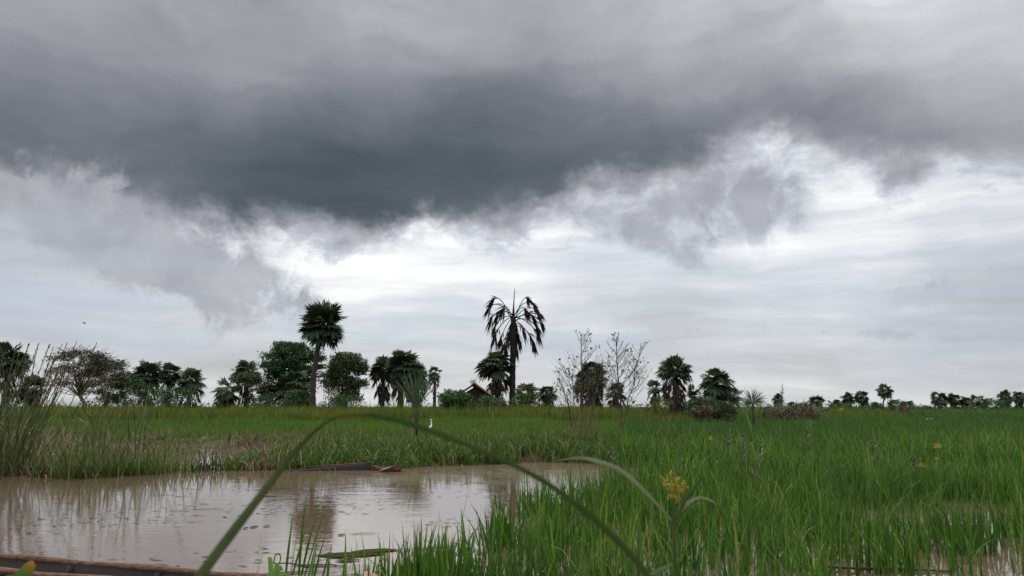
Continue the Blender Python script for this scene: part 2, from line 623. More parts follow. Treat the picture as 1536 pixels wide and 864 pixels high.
# near rice standing in water
g = Geo()
x, y = scatter(3600, 4.2, 14, 540, 1680)
k = rice_mask(x, y)
gap = snoise(x, y, 1.1, 2) + 0.6 * snoise(x, y, 2.7, 5)
gx_, gy_ = project(np.stack([x, y, np.zeros_like(x)], 1))
bare = sstep(1180, 1300, gx_) * sstep(745, 800, gy_) * 1.1 + np.exp(-((gx_ - 1130) / 120) ** 2 - ((gy_ - 835) / 25) ** 2) * 0.9
k &= gap > -0.95 + 0.75 * bare + 0.25 * rng.normal(0, 1, len(x))
x, y = x[k], y[k]
tufts(g, x, y, 5, 0.66, 0.12, 0.021, 0.05, 0.14, 0.6, 6, hmul=1 + 0.13 * snoise(x, y, 0.8, 4))
# dense clump by the water's edge
cx, cy = gp(640, 880)[:2]
n = 70
ca = rng.normal(0, 0.22, (n, 2)) + np.array([cx, cy - 0.4])
tufts(g, ca[:, 0], ca[:, 1], 5, 0.62, 0.08, 0.022, 0.02, 0.10, 0.25, 5)
# middle rice
x, y = scatter(9500, 13, 30, 540, 1680)
k = rice_mask(x, y)
gap = snoise(x, y, 0.7, 2)
k &= gap > -0.85 + 0.25 * rng.normal(0, 1, len(x))
x, y = x[k], y[k]
tufts(g, x, y, 6, 0.72, 0.14, 0.028, 0.08, 0.22, 0.9, 5, hmul=1 + 0.15 * snoise(x, y, 0.5, 4))
tag(g.build('rice_grass', RICE), 'bright green rice standing in shallow water', None, None, 'stuff')

# rice farther away
g = Geo()
x, y = scatter(30000, 29, 74, 620, 1700)
k = rice_mask(x, y) & (x > 2.5 + 0.16 * (y - 19))
x, y = x[k], y[k]
tufts(g, x, y, 5, 0.76, 0.12, 0.05, 0.16, 0.25, 0.8, 4)
x, y = scatter(16000, 72, 190, 1000, 1700)
tufts(g, x, y, 4, 0.75, 0.15, 0.12, 0.4, 0.25, 0.5, 2)
tag(g.build('distant_rice_grass', RICE_FAR), 'even dark green rice field stretching to the far trees', None, None, 'stuff')

# sparse rice stalks by the near canoe
g = Geo()
for px, py, top, nb in ((385, 868, 788, 3), (372, 872, 800, 1), (430, 880, 770, 4), (447, 884, 752, 4), (462, 884, 800, 4), (480, 880, 815, 2), (500, 884, 806, 2),
                        (517, 886, 805, 1), (545, 888, 838, 3), (566, 890, 838, 2), (590, 890, 830, 3), (532, 884, 845, 2), (602, 888, 800, 4)):
    b = gp(px, py + 10, -0.1)
    h = (py + 10 - top) * mpp(b[1])
    P = np.tile(b, (nb, 1)) + rng.normal(0, 0.025, (nb, 3)) * np.array([1, 1, 0])
    g.blades(P, h * rng.uniform(0.7, 1.05, nb), 0.024, rng.uniform(-0.6, 0.9, nb), np.abs(rng.normal(0.12, 0.1, nb)), np.abs(rng.normal(0.1, 0.12, nb)), 5, rng.uniform(0.2, 0.8, nb))
tag(g.build('sparse_grass', RICE), 'few thin green blades rising from open water', None, None, 'stuff')

def pool_zone(x, y):
    a, b = project(np.stack([x, y, np.zeros_like(x)], 1))
    return ((a > 245) & (a < 365) & (b > 656) & (b < 704)) | ((a > 385) & (a < 425) & (b > 664) & (b < 688)) | ((a > 165) & (a < 215) & (b > 660) & (b < 694)) | ((a > 30) & (a < 60) & (b > 676) & (b < 690))


# lush bank with long bent blades
g = Geo()
x, y = scatter(3600, 17, 27, 380, 960)
by = bank_y(x)
k = (y > by + 0.15) & (x > -6.6 + 0.8 * snoise(x, y, 0.9)) & (x < 4.0) & (rng.random(len(x)) < 1.15 - 0.10 * (y - by))
x, y = x[k], y[k]
tufts(g, x, y, 9, 0.54, 0.13, 0.036, 0.10, 0.30, 1.25, 5, zmin=-0.05, hmul=1 + 0.22 * snoise(x, y, 1.5, 1))
# patchy strip of flooded grass
x, y = scatter(3600, 15.5, 36, -220, 500)
by = bank_y(x)
c = snoise(x, y, 1.25, 2) + 0.5 * snoise(x, y, 3.1, 6)
k = (y > by + 0.05) & (x < -5.5) & (c > 0.35 + 0.2 * rng.normal(0, 1, len(x)) - 0.35 * (y - by < 1.2))
pxx, pyy = project(np.stack([x, y, np.zeros_like(x)], 1))
pool = ((pxx > 250) & (pxx < 360) & (pyy > 660) & (pyy < 702)) | ((pxx > 165) & (pxx < 215) & (pyy > 660) & (pyy < 692))
k &= ~(pool & (rng.random(len(x)) < 0.85))
x, y = x[k], y[k]
tufts(g, x, y, 7, 0.40, 0.14, 0.028, 0.09, 0.4, 1.1, 4, zmin=-0.06)
# front fringe standing at the waterline
xs = np.concatenate([rng.uniform(gp(-60, 712)[0], gp(420, 705)[0], 90), rng.normal(gp(130, 718)[0], 0.6, 90)])
ys = bank_y(xs) + np.abs(rng.normal(0.1, 0.5, len(xs)))
tufts(g, xs, ys, 7, 0.42, 0.2, 0.028, 0.07, 0.3, 0.9, 5, zmin=-0.05, hmul=1 + 0.35 * snoise(xs, ys, 1.7, 3))
tag(g.build('bank_grass', BANK), 'long bent green grass lining the far edge of the pond', None, None, 'stuff')

g = Geo()
x, y = scatter(8500, 16, 38, -220, 900)
by = bank_y(x)
c = snoise(x, y, 1.0, 7) + 0.5 * snoise(x, y, 2.6, 1)
k = (y > by + 0.1) & (x < 2) & (c > -0.05 + 0.2 * rng.normal(0, 1, len(x)))
k &= ~(pool_zone(x, y) & (rng.random(len(x)) < 0.8))
k &= (x < -4.6) | ((y > by + 3.0) & (y < by + 9) & (rng.random(len(x)) < 0.55)) | (rng.random(len(x)) < 0.10)
x, y = x[k], y[k]
xs = rng.uniform(gp(-60, 712)[0], gp(430, 705)[0], 190)
xs = xs[~((xs > gp(245, 705)[0]) & (xs < gp(365, 705)[0]) & (rng.random(len(xs)) < 0.75))]
x = np.concatenate([x, xs])
y = np.concatenate([y, bank_y(xs) + np.abs(rng.normal(0.15, 0.6, len(xs)))])
tufts(g, x, y, 10, 0.42, 0.14, 0.032, 0.13, 0.7, 0.9, 4, zmin=-0.04, tone_fn=lambda t, X, Y: rng.random(len(t)))
tag(g.build('dry_grass', DRYBANK), 'dry brown trampled grass on the flooded bank', None, None, 'stuff')

# green field behind the bank
g = Geo()
x, y = scatter(21000, 25, 62, -150, 1130)
k = (x < 5.5 + 0.2 * (y - 19)) & (y > bank_y(x) + 5.5 + 2.0 * snoise(x, y, 0.3)) & (y > 18 + 15 * (1 - sstep(-8, -4.5, x)) + 1.5 * snoise(x, y, 0.7))
k &= rng.random(len(x)) < sstep(23, 33, y + 2 * snoise(x, y, 0.5, 2)) + 0.25
x, y = x[k], y[k]
tufts(g, x, y, 6, 0.40, 0.10, 0.032, 0.16, 0.22, 0.6, 3, hmul=1 + 0.25 * snoise(x, y, 0.45, 4))
tag(g.build('field_grass', FIELD), 'short bright green grass field behind the pond bank', None, None, 'stuff')

# olive taller band in front of the trees
g = Geo()
x, y = scatter(17000, 55, 82, -160, 1150)
k = (x < gp(1075, 640)[0] + 0.35 * (y - 57) + 1.5 * snoise(x, y, 0.3))
x, y = x[k], y[k]
tufts(g, x, y, 6, 1.0, 0.22, 0.055, 0.25, 0.2, 0.6, 3, hmul=1 + 0.12 * snoise(x, y, 0.5, 4))
x, y = scatter(5000, 80, 150, -160, 1700)
tufts(g, x, y, 5, 0.75, 0.15, 0.10, 0.4, 0.2, 0.5, 2)
tag(g.build('olive_grass', OLIVE), 'yellowish olive tall grass band in front of the palms', None, None, 'stuff')


# thin weeds and dry stems against the sky
g = Geo()
x, y = scatter(1500, 78, 105, -160, 1250)
k = snoise(x, y, 0.25, 2) > -0.2
x, y = x[k], y[k]
tufts(g, x, y, 4, 1.7, 0.5, 0.05, 0.5, 0.25, 0.5, 3, tone_fn=lambda t, X, Y: rng.random(len(t)))
x, y = scatter(420, 57, 80, -160, 1100)
tufts(g, x, y, 3, 1.45, 0.3, 0.045, 0.25, 0.25, 0.6, 3, tone_fn=lambda t, X, Y: rng.random(len(t)))
x, y = scatter(300, 60, 72, 1150, 1330)
tufts(g, x, y, 3, 1.4, 0.4, 0.04, 0.3, 0.2, 0.5, 3, tone_fn=lambda t, X, Y: rng.random(len(t)))
scrub_pts = scatter(900, 92, 135, -160, 1180)
scrub_far = scatter(700, 150, 215, 1120, 1700)
gs = Geo()
for (x, y), kk, sz in ((scrub_pts, 26, 0.45), (scrub_far, 22, 0.75)):
    k = (snoise(x, y, 0.12, 2) + 0.7 * snoise(x, y, 0.4, 5) > 0.05)
    for a, b in zip(x[k], y[k]):
        hh = rng.uniform(0.5, 1.3) * (1 + 0.5 * max(0, float(snoise(np.array([a]), np.array([b]), 0.3, 7)[0]))) * (1.05 if b > 145 else 1.25)
        p = np.array([a, b, hz(a, b)]) + np.stack([rng.normal(0, 0.8, kk), rng.normal(0, 0.5, kk), rng.uniform(0, hh, kk)], 1)
        gs.leaves(p, sz * rng.uniform(0.5, 1.1, kk), np.clip(rng.random() * 0.6 + rng.random(kk) * 0.4, 0, 1), 0.2)
tag(gs.build('scrub', TREE), 'low uneven dark scrub along the horizon', None, None, 'stuff')
tag(g.build('tall_weeds', OLIVE), 'thin tall weeds standing up along the foot of the tree line', None, None, 'stuff')


# ------------------------------------------------------------------ palms
def fan(geo, hub, axis_, nrm, R, n=16, spread=1.9, droop=0.14, tone=0.5):
    a = axis_ / (np.linalg.norm(axis_) + 1e-9)
    nrm = nrm - a * np.dot(a, nrm)
    nrm /= np.linalg.norm(nrm) + 1e-9
    s = np.cross(a, nrm)
    ang = np.linspace(-spread, spread, n) + rng.normal(0, 0.04, n)
    L = R * (0.72 + 0.28 * np.cos(ang * 0.8)) * rng.uniform(0.88, 1.08, n)
    dirs = np.cos(ang)[:, None] * a + np.sin(ang)[:, None] * s
    perp = -np.sin(ang)[:, None] * a + np.cos(ang)[:, None] * s
    half = (spread / n) * 0.62 * L * 1.6
    mid = hub + dirs * (L * 0.6)[:, None] + nrm * (0.04 * R * rng.normal(0, 1, n))[:, None]
    mid[:, 2] -= droop * 0.25 * L
    tip = hub + dirs * L[:, None]
    tip[:, 2] -= droop * L * rng.uniform(0.6, 1.6, n)
    v = np.stack([np.tile(hub, (n, 1)), mid - perp * half[:, None], mid + perp * half[:, None], tip], 1).reshape(-1, 3)
    b = (np.arange(n) * 4)[:, None]
    geo.add(v, None, np.concatenate([b + np.array([0, 1, 2]), b + np.array([1, 3, 2])]), np.repeat(np.clip(tone + rng.normal(0, .12, n), 0, 1), 4))


def arc(p0, d, L, sag, n=5):
    pts = [np.array(p0, float)]
    d = np.array(d, float)
    for i in range(n):
        d = d + np.array([0, 0, -sag / n])
        d /= np.linalg.norm(d)
        pts.append(pts[-1] + d * L / n)
    return np.array(pts), d


def bundle(geo, p, d, L, n=9, spread=0.25, tone=0.4, w=0.1):
    """folded dead fan: narrow strips hanging together"""
    for i in range(n):
        dd = d + rng.normal(0, spread, 3)
        dd /= np.linalg.norm(dd)
        l = L * rng.uniform(0.6, 1.1)
        s = np.cross(dd, rng.normal(0, 1, 3))
        s /= np.linalg.norm(s)
        m = p + dd * l * 0.5
        e = p + dd * l + np.array([0, 0, -0.12 * l])
        tn = np.clip(tone + rng.normal(0, .2), 0, 1)
        geo.add(np.array([p, m - s * w * .5, e, m + s * w * .5]), [(0, 1, 2, 3)], None, tn)


def palm(label, px, top, base, Y, cw, tw=7, nf=34, skirt=0.25, nskirt=26, lean=0, leaflets=15, low=-0.7, group=None, name='fan_palm', dead=False, crown_h=None, fan_k=0.60, up=1.35, sparse=1.0):
    s = mpp(Y, px)
    ztop = at(px, top, Y)[2]
    xc = at(px, 600, Y)[0]
    xb = at(px - lean, 600, Y)[0]
    zb = hz(xb, Y) - 0.1
    R = cw * s / 2 * 1.16
    zc = ztop - 0.80 * R
    H = zc - zb
    nf = int(nf * rng.uniform(0.95, 1.2))
    fan_k = fan_k * rng.uniform(0.9, 1.12)
    low = low + rng.uniform(-0.3, 0.2)
    drp = rng.uniform(0.10, 0.32)
    root = thing(name, label, 'palm tree', (xb, Y, zb), group)
    # trunk, ringed and slightly crooked
    g = Geo()
    n = 26
    t = np.linspace(0, 1, n)
    bow = rng.normal(0, 0.02) * H
    pts = np.stack([xb + (xc - xb) * t ** 1.3 + bow * np.sin(t * PI) + rng.normal(0, 0.008, n) * tw * s, np.full(n, Y) + bow * 0.5 * np.sin(t * PI), zb + H * t], 1)
    r = tw * s / 2 * (1.18 - 0.38 * t + 0.35 * np.exp(-t * 14)) * (1 + 0.09 * np.where(np.arange(n) % 2, 1, -1))
    g.tube(pts, r, 8)
    g.build('trunk', BARK, root)
    top_p = pts[-1]
    # crown
    g = Geo()
    for i in range(nf):
        f = (i + 0.5) / nf
        el = up - (up - low) * f ** 0.85 + rng.normal(0, 0.12)
        az = i * 2.39996 + rng.normal(0, 0.25)
        d = np.array([math.cos(el) * math.cos(az), math.cos(el) * math.sin(az), math.sin(el)])
        Lp = R * (rng.uniform(0.36, 0.54) if i % 4 else rng.uniform(0.12, 0.28)) * (1.0 if el > -0.2 else 0.9)
        p, dd = arc(top_p + np.array([0, 0, -0.05 * R * f]), d, Lp, 0.12, 3)
        g.tube(p, [0.012 * R + 0.012, 0.01 * R + 0.01, 0.008 * R + 0.008, 0.006 * R + 0.006], 3, 0.3, False)
        up_v = np.array([0, 0, 1.0]) if abs(dd[2]) < 0.92 else np.array([math.cos(az), math.sin(az), 0]) * -1
        up_v = up_v + rng.normal(0, 0.35, 3)
        fan(g, p[-1], dd + np.array([0, 0, -0.12]), up_v, R * fan_k * rng.uniform(0.88, 1.1), leaflets, 1.75, drp, np.clip(0.55 - 0.3 * f + rng.normal(0, .18), 0.02, 0.88) if rng.random() > 0.05 else 0.97)
    g.build('crown', PALM, root)
    # dead fronds hanging round the trunk
    if nskirt:
        g = Geo()
        for i in range(nskirt):
            f = rng.random()
            zz = -0.05 * R - f * skirt * H * 0.85
            az = i * 2.39996 + rng.normal(0, 0.3)
            el = -0.15 - 0.8 * f + rng.normal(0, 0.25)
            d = np.array([math.cos(el) * math.cos(az), math.cos(el) * math.sin(az), math.sin(el)])
            Lp = R * rng.uniform(0.25, 0.62)
            p, dd = arc(top_p + np.array([0, 0, zz]), d, Lp, 0.6, 3)
            g.tube(p, 0.008 * R + 0.01, 3, 0.2, False)
            bundle(g, p[-1], dd + np.array([0, 0, -0.75]), min(R * rng.uniform(0.45, 0.7), max(0.3, 0.8 * (top_p[2] + zz - zb) - 0.6)), 10, 0.24, rng.uniform(0.1, 0.75), 0.10 * R ** 0.5)
        g.build('dead_fronds', PALMDRY, root)
    return root


GP_L = 'palms in the tree line beyond the fields'
GP_R = 'small distant palms beyond the rice field'
palm('palm half hidden behind the tall reeds at the field edge', 6, 512, 606, 70, 62, 8, 34, .5, 26, group=GP_L)
palm('small palm with drooping brown lower fronds beside the tall reeds', 46, 562, 606, 78, 46, 8, 26, .5, 22, group=GP_L)
palm('biggest palm of the trio next to the flat-topped acacia', 219, 542, 607, 86, 46, 7, 32, .45, 24, group=GP_L)
palm('middle palm of the trio next to the flat-topped acacia', 252, 546, 607, 90, 36, 7, 28, .45, 22, group=GP_L)
palm('palm with open ragged crown, last of the trio after the acacia', 285, 552, 607, 85, 40, 7, 28, .6, 28, group=GP_L)
palm('short palm in brown dead fronds with hardly any green', 339, 566, 610, 84, 42, 10, 12, .9, 60, low=-0.4, group=GP_L)
palm('palm with tight round crown over the brown dead-fronded one', 367, 540, 609, 88, 44, 7, 34, .5, 26, group=GP_L)
palm('thin small palm between the round-crowned palm and the big leafy tree', 399, 571, 609, 82, 34, 4, 16, .6, 16, group=GP_L)
palm('shaggy palm with grey dead skirt in front of the big leafy tree', 440, 551, 610, 80, 66, 10, 22, .55, 46, group=GP_L)
palm('tall palm with full dark round crown towering over two leafy trees', 481, 456, 618, 78, 66, 8.0, 44, .10, 9, lean=10, leaflets=20, group=GP_L)
palm('grey-skirted palm at the outer edge of the three-palm cluster', 574, 534, 609, 84, 44, 6, 26, .5, 30, group=GP_L)
palm('highest palm of the three-palm cluster', 604, 522, 610, 82, 58, 8, 38, .4, 28, lean=4, leaflets=17, group=GP_L)
palm('low palm filling the back of the three-palm cluster', 622, 543, 610, 88, 44, 6, 26, .5, 34, group=GP_L)
palm('slim single palm with few drooping fronds beside the three-palm cluster', 651, 547, 610, 80, 26, 4.5, 18, .45, 20, low=-1.0, group=GP_L)
palm('shaggy palm with long brown skirt between hut and dead palm', 744, 525, 606, 80, 52, 8, 26, .62, 60, low=-0.5, group=GP_L)
palm('short round palm standing clear just past the dead palm', 820, 575, 609, 84, 34, 8, 28, .4, 20, group=GP_L)
palm('bulky palm wrapped in a thick brown skirt behind the leafless shrubs', 889, 539, 612, 76, 46, 10, 32, .85, 90, group=GP_L)
palm('lower palm leaning out of the bulky brown-skirted palm', 872, 567, 612, 78, 26, 5, 16, .7, 26, group=GP_L)
palm('small palm with hanging brown fronds seen through the leafless shrub', 924, 572, 612, 80, 36, 6, 18, .6, 34, low=-0.3, group=GP_L)
palm('small olive palm with a beard of dead fronds beside the tall round palm', 983, 570, 614, 70, 28, 4, 18, .45, 30, low=-0.3, group=GP_L)
palm('tall palm with neat round crown and long grey skirt', 1013, 533, 618, 66, 50, 9, 40, .55, 60, low=-0.45, leaflets=17, group=GP_L)
palm('dark low palm between the round-crowned and the wide-crowned palm', 1042, 578, 616, 70, 36, 6, 20, .5, 28, group=GP_L)
palm('wide-crowned palm over the dark green bush and brown brush', 1076, 551, 618, 66, 52, 7, 40, .5, 36, leaflets=17, group=GP_L)
palm('small palm leaning against the wide-crowned palm', 1098, 577, 619, 70, 34, 6, 20, .6, 22, group=GP_L)
# small far ones
far = [
    ('narrow palm with dark crown behind the tall pale seed plume', 1167, 593, 618, 18, 5.5, 0),
    ('tiny round palm next to the palm behind the seed plume', 1186, 604, 618, 12, 3, 0),
    ('palm with ragged crown in the low tree row beyond the brown brush', 1224, 594, 618, 22, 3, 0),
    ('low wide palm behind the thin grass tips beyond the brown brush', 1252, 600, 618, 26, 3, 0),
    ('dark narrow palm, first of a close pair near the slender palm', 1272, 590, 618, 20, 6, 0),
    ('dark full palm, second of a close pair near the slender palm', 1293, 587, 618, 22, 6, 0),
    ('slender palm with curved bare trunk and separate crown', 1328, 577, 617, 24, 3, 6),
    ('dark palm behind the pile of fallen fronds', 1360, 600, 618, 28, 7, 0),
    ('full dark palm next to the T-shaped palm', 1409, 589, 618, 26, 7, 0),
    ('T-shaped palm with clear short trunk', 1431, 592, 618, 22, 3, 0),
    ('low palm leaning on the T-shaped palm', 1447, 597, 618, 16, 5, 0),
    ('broad dark palm before the rounded olive bush', 1467, 593, 618, 26, 8, 0),
    ('palm rising behind the rounded olive bush', 1507, 588, 618, 22, 6, 0),
    ('palm at the very end of the distant tree row', 1529, 588, 618, 20, 6, 0),
]
for lb, px, top, base, cw, tw, ln in far:
    bare = ln > 0 or 'T-shaped' in lb
    palm(lb, px, top - 2.5, base, 185 if not bare else 178, cw, tw * 0.7, 26, .15 if bare else .75, 8 if bare else 46, lean=ln, leaflets=12, group=GP_R, low=-0.9, name='distant_palm')

# dead palm with hanging bundles
Y = 80
s = mpp(Y)
c = at(770, 482, Y)
xb = at(768, 600, Y)[0]
zb = hz(xb, Y) - 0.1
root = thing('dead_palm', 'tall dead palm with hanging brown fronds and a bare spike on top', 'palm tree', (xb, Y, zb))
g = Geo()
t = np.linspace(0, 1, 24)
pts = np.stack([xb + (c[0] - xb) * t, np.full(24, Y), zb + (c[2] + 0.5 - zb) * t], 1)
g.tube(pts, (4.9 - 0.9 * t + 1.3 * np.exp(-t * 12)) * s * (1 + 0.05 * np.where(np.arange(24) % 2, 1, -1)), 9)
g.build('trunk', DEADPALM, root)
g = Geo()
tp = at(772, 433, Y)
g.tube(np.array([c + [0, 0, 0.3], c + [0.03, 0, 1.6], tp]), [0.20, 0.08, 0.03], 6)
g.build('spike', DEADPALM, root)
g = Geo()
ends = [(743, 446, 0), (737, 458, 1), (739, 474, 0), (748, 468, 1), (744, 486, -1), (752, 505, 1), (757, 512, 0), (790, 446, 1), (799, 456, 0), (806, 466, -1), (795, 470, 1),
        (810, 480, 0), (803, 487, 1), (797, 505, -1), (786, 462, 1), (762, 505, -1), (774, 512, 0), (779, 507, 1), (768, 515, -1), (783, 490, -1), (757, 460, -1), (765, 498, 1), (760, 520, 0), (805, 498, 0), (744, 499, 0), (799, 512, 1), (766, 492, 1), (775, 495, 1)]
for i, (ex, ey, dep) in enumerate(ends):
    e = at(ex, ey, Y + dep * 1.1)
    st = c + np.array([0, 0, rng.uniform(-0.5, 0.7)])
    rise = max(0.3, 0.28 * abs(e[0] - c[0])) + (0.9 if ey < 470 else 0.25)
    tt = np.linspace(0, 1, 7)[:, None]
    mid = (st + e) / 2 + np.array([0, 0, rise])
    p = (1 - tt) ** 2 * st + 2 * tt * (1 - tt) * mid + tt ** 2 * e
    g.tube(p, 0.045, 4, 0.3, False)
    dd = p[-1] - p[-2]
    dd /= np.linalg.norm(dd)
    dd = dd * 0.55 + np.array([0, 0, -0.75])
    L = rng.uniform(1.5, 2.2)
    bundle(g, p[-1], dd, L, 16, 0.16, 0.4, 0.17)
    bundle(g, p[-2], (p[-1] - p[-2]) / np.linalg.norm(p[-1] - p[-2]), L * 0.7, 6, 0.22, 0.4, 0.12)
g.build('hanging_fronds', DEADPALM, root)


# young fan palms near the field
def young_palm(label, px, py_hub, base_py, Y, Rpx, nfr, spread, els, trunk_px=5, n=26, green=PALM, tilt=None, thin=0.8, droop=0.05):
    s = mpp(Y)
    hub = at(px, py_hub, Y)
    zb = hz(hub[0], Y) - 0.1
    root = thing('young_fan_palm', label, 'palm tree', (hub[0], Y, zb), 'young fan palms in the grass')
    g = Geo()
    g.tube([(hub[0] - 0.02, Y, zb), (hub[0], Y, (zb + hub[2]) / 2), tuple(hub)], [trunk_px * s * .5, trunk_px * s * .42, trunk_px * s * .3], 7)
    for a in (-0.5, 0.45, 0.1, -0.2):
        g.tube([(hub[0], Y, hub[2] - 0.5 * (hub[2] - zb)), tuple(hub + np.array([a * 0.3, 0.1 * a, 0.06]))], [0.02, 0.012], 4)
    g.build('stem', BARK, root)
    g = Geo()
    R = Rpx * s
    for (el, az, k) in els[:nfr]:
        # long stiff leaflets of one open fan facing the viewer
        a0 = np.array([math.cos(el) * math.cos(az), 0.25 * math.cos(el) * math.sin(az), math.sin(el)])
        a0 /= np.linalg.norm(a0)
        sd = np.array([a0[2], 0.15 * k, -a0[0]])
        ang = np.linspace(-spread, spread, n) + rng.normal(0, 0.025, n)
        for j in range(n):
            d = a0 * math.cos(ang[j]) + sd * math.sin(ang[j]) + np.array([0, rng.normal(0, 0.10), 0])
            L = R * (0.80 + 0.2 * math.cos(ang[j])) * rng.uniform(0.9, 1.08) * abs(k)
            side = np.array([d[2], 0.4 * rng.normal(), -d[0]])
            side /= np.linalg.norm(side)
            w = L * spread / n * thin
            m1 = hub + d * L * 0.3
            m = hub + d * L * 0.62 - np.array([0, 0, droop * 0.4 * L])
            e = hub + d * L - np.array([0, 0, droop * L * rng.uniform(0.5, 3)])
            g.add(np.array([hub, m1 - side * w * .5, m1 + side * w * .5, m - side * w * .42, m + side * w * .42, e]), [(1, 2, 4, 3)], [(0, 2, 1), (3, 4, 5)], np.clip(rng.normal(0.65, 0.18), 0, 0.95))
    g.build('fan_leaf', green, root)
    return root


YPALM = leaf_mat('young_palm_leaf', [(0.0, (.028, .055, .03)), (0.6, (.05, .085, .042)), (1.0, (.085, .125, .06))], trans=0.2, rough=0.4, spec=0.3)
young_palm('young fan palm spreading one big open fan over the egret', 625, 613, 632, 33, 66, 2, 0.62, [(PI / 2 + 0.12, 0, 1), (PI / 2 - 0.05, 0, -0.85)], 7, 24, YPALM, thin=0.75, droop=0.02)
young_palm('young spiky fan palm standing alone before the far tree row', 1129, 604, 624, 45, 27, 5, 0.6, [(PI / 2, 0, 1), (PI / 2 - 0.9, 0, .95), (PI / 2 + 0.9, 0, .85), (0.0, 0, .8), (PI + 0.1, 0, 1.1)], 6, 13, YPALM, thin=0.85, droop=0.09)
palm('young palm with two upright wide fans at the foot of the dead palm', 789, 571, 610, 76, 44, 8, 10, .3, 8, low=-0.3, up=1.1, fan_k=.62, group='young fan palms in the grass', name='young_fan_palm')


# ------------------------------------------------------------------ leafy trees and bushes
def leafy(label, px, top, base, Y, w, mat, name='leafy_tree', cat='tree', nclump=70, per=70, leaf=0.26, trunk=0.25, flat=0.55, bark=BARK, shape=(0.5, 1.0), low=0.3, group=None, spiky=0, twigs=0, csz=1.0, horiz=False, limb=0.4):
    s = mpp(Y, px)
    x0 = at(px, 600, Y)[0]
    zt = at(px, top, Y)[2]
    zb = hz(x0, Y) - 0.1
    H = zt - zb
    R = w * s / 2
    root = thing(name, label, cat, (x0, Y, zb), group)
    gw = Geo()
    gl = Geo()
    zc0 = zb + H * low
    fork = np.array([x0, Y, zb + H * min(low + 0.05, 0.35)])
    if trunk > 0:
        gw.tube([(x0, Y, zb), (x0 + 0.1 * R * rng.normal(), Y, zb + 0.6 * (fork[2] - zb)), fork], [trunk * 1.3, trunk, trunk * 0.85], 8)
    cl = []
    for i in range(nclump):
        a = rng.uniform(0, 2 * PI)
        u = rng.random()
        zz = zc0 + (zt - zc0) * u ** shape[0]
        rr = R * (math.sin(PI * min(0.97, (0.22 + 0.72 * u) ** shape[1]))) ** 0.6 * math.sqrt(rng.uniform(0.15, 1)) * (1 + 0.18 * math.sin(3 * a + i % 3))
        cl.append(np.array([x0 + rr * math.cos(a), Y + rr * math.sin(a), min(zz, zt - 0.1)]))
    for i, c in enumerate(cl):
        if trunk > 0 and i % 2 == 0:
            m = (fork + c) / 2 + rng.normal(0, 0.12 * R, 3) + np.array([0, 0, 0.05 * H])
            gw.tube([fork + rng.normal(0, 0.04, 3), m, c], [trunk * limb, trunk * limb * 0.5, 0.02], 5, caps=False)
        elif trunk <= 0 and i % 5 == 0:
            gw.tube([(x0 + rng.normal(0, 0.3) * R * .5, Y, zb), tuple(c)], [0.04, 0.015], 4, caps=False)
        sz = R * rng.uniform(0.12, 0.22) * csz
        nn = int(per * rng.uniform(0.5, 1.4))
        p = c + np.clip(rng.normal(0, 1, (nn, 3)), -1.5, 1.5) * np.array([sz, sz, sz * flat])
        p[:, 2] = np.maximum(p[:, 2], zb + 0.1)
        gl.leaves(p, leaf * rng.uniform(0.6, 1.3, nn), np.clip(rng.normal(0.45, 0.22) + rng.normal(0, 0.18, nn), 0, 1), 0.2)
        if spiky:
            k = spiky
            az = np.full(k, math.atan2(c[1] - Y, c[0] - x0)) + rng.normal(0, 0.5, k)
            gl.blades(c + rng.normal(0, sz * 0.5, (k, 3)), rng.uniform(0.5, 1.3, k) * R * (0.22 if horiz else 0.28), 0.09 if horiz else 0.05, az, rng.uniform(1.2, 1.7, k) if horiz else rng.uniform(0.7, 1.3, k), rng.uniform(-0.7, 0.3, k), 3, rng.random(k))
    for i in range(twigs):
        c = cl[rng.integers(len(cl))]
        d = np.array([rng.normal(0.15, 0.6), rng.normal(0, 0.5), rng.uniform(0.4, 1)])
        p, _ = arc(c, d / np.linalg.norm(d), R * rng.uniform(0.3, 0.6), rng.uniform(-0.2, 0.6), 4)
        p[:, 2] = np.minimum(p[:, 2], zt + 0.3)
        gw.tube(p, [0.03, 0.025, 0.02, 0.015, 0.01], 3, caps=False)
    if gw.n:
        gw.build('trunk' if trunk > 0 else 'stem', bark, root)
    gl.build('crown' if trunk > 0 else 'foliage', mat, root)
    return root


GT = 'leafy trees in the tree line'
GB = 'bushes along the tree line'
leafy('flat-topped acacia with sparse feathery brown crown and pale trunk', 119, 527, 610, 74, 112, ACACIA, 'acacia_tree', nclump=120, per=40, leaf=0.22, trunk=0.20, flat=0.3, bark=PALEBARK, shape=(0.7, 0.75), low=0.36, group=GT, spiky=16, twigs=50, horiz=True, csz=0.8, limb=0.22)
leafy('darker rounded tree leaning out behind the flat-topped acacia', 160, 542, 610, 84, 74, TREE, nclump=70, per=80, leaf=0.28, trunk=0.16, low=0.12, flat=0.4, group=GT, spiky=4, horiz=True, limb=.25)
leafy('big dark green leafy tree under the tall round-crowned palm', 437, 517, 610, 86, 84, TREE, nclump=130, per=150, leaf=0.30, trunk=0.26, low=0.10, flat=0.4, group=GT, spiky=4, horiz=True, limb=.25)
leafy('olive leafy tree with bare twigs on top beside the tall palm', 516, 533, 610, 82, 62, OLTREE, nclump=110, per=140, leaf=0.26, trunk=0.2, low=0.08, flat=0.7, group=GT, twigs=110, bark=TWIG, limb=.25)
leafy('dark mounded bush between the acacia and the palm trio', 190, 570, 609, 76, 52, TREE, 'bush', 'bush', 50, 80, 0.2, 0, 0.7, low=0.08, group=GB)
leafy('dark bush under the palm trio', 248, 585, 609, 80, 84, TREE, 'bush', 'bush', 60, 55, 0.22, 0, 0.7, low=0.05, group=GB)
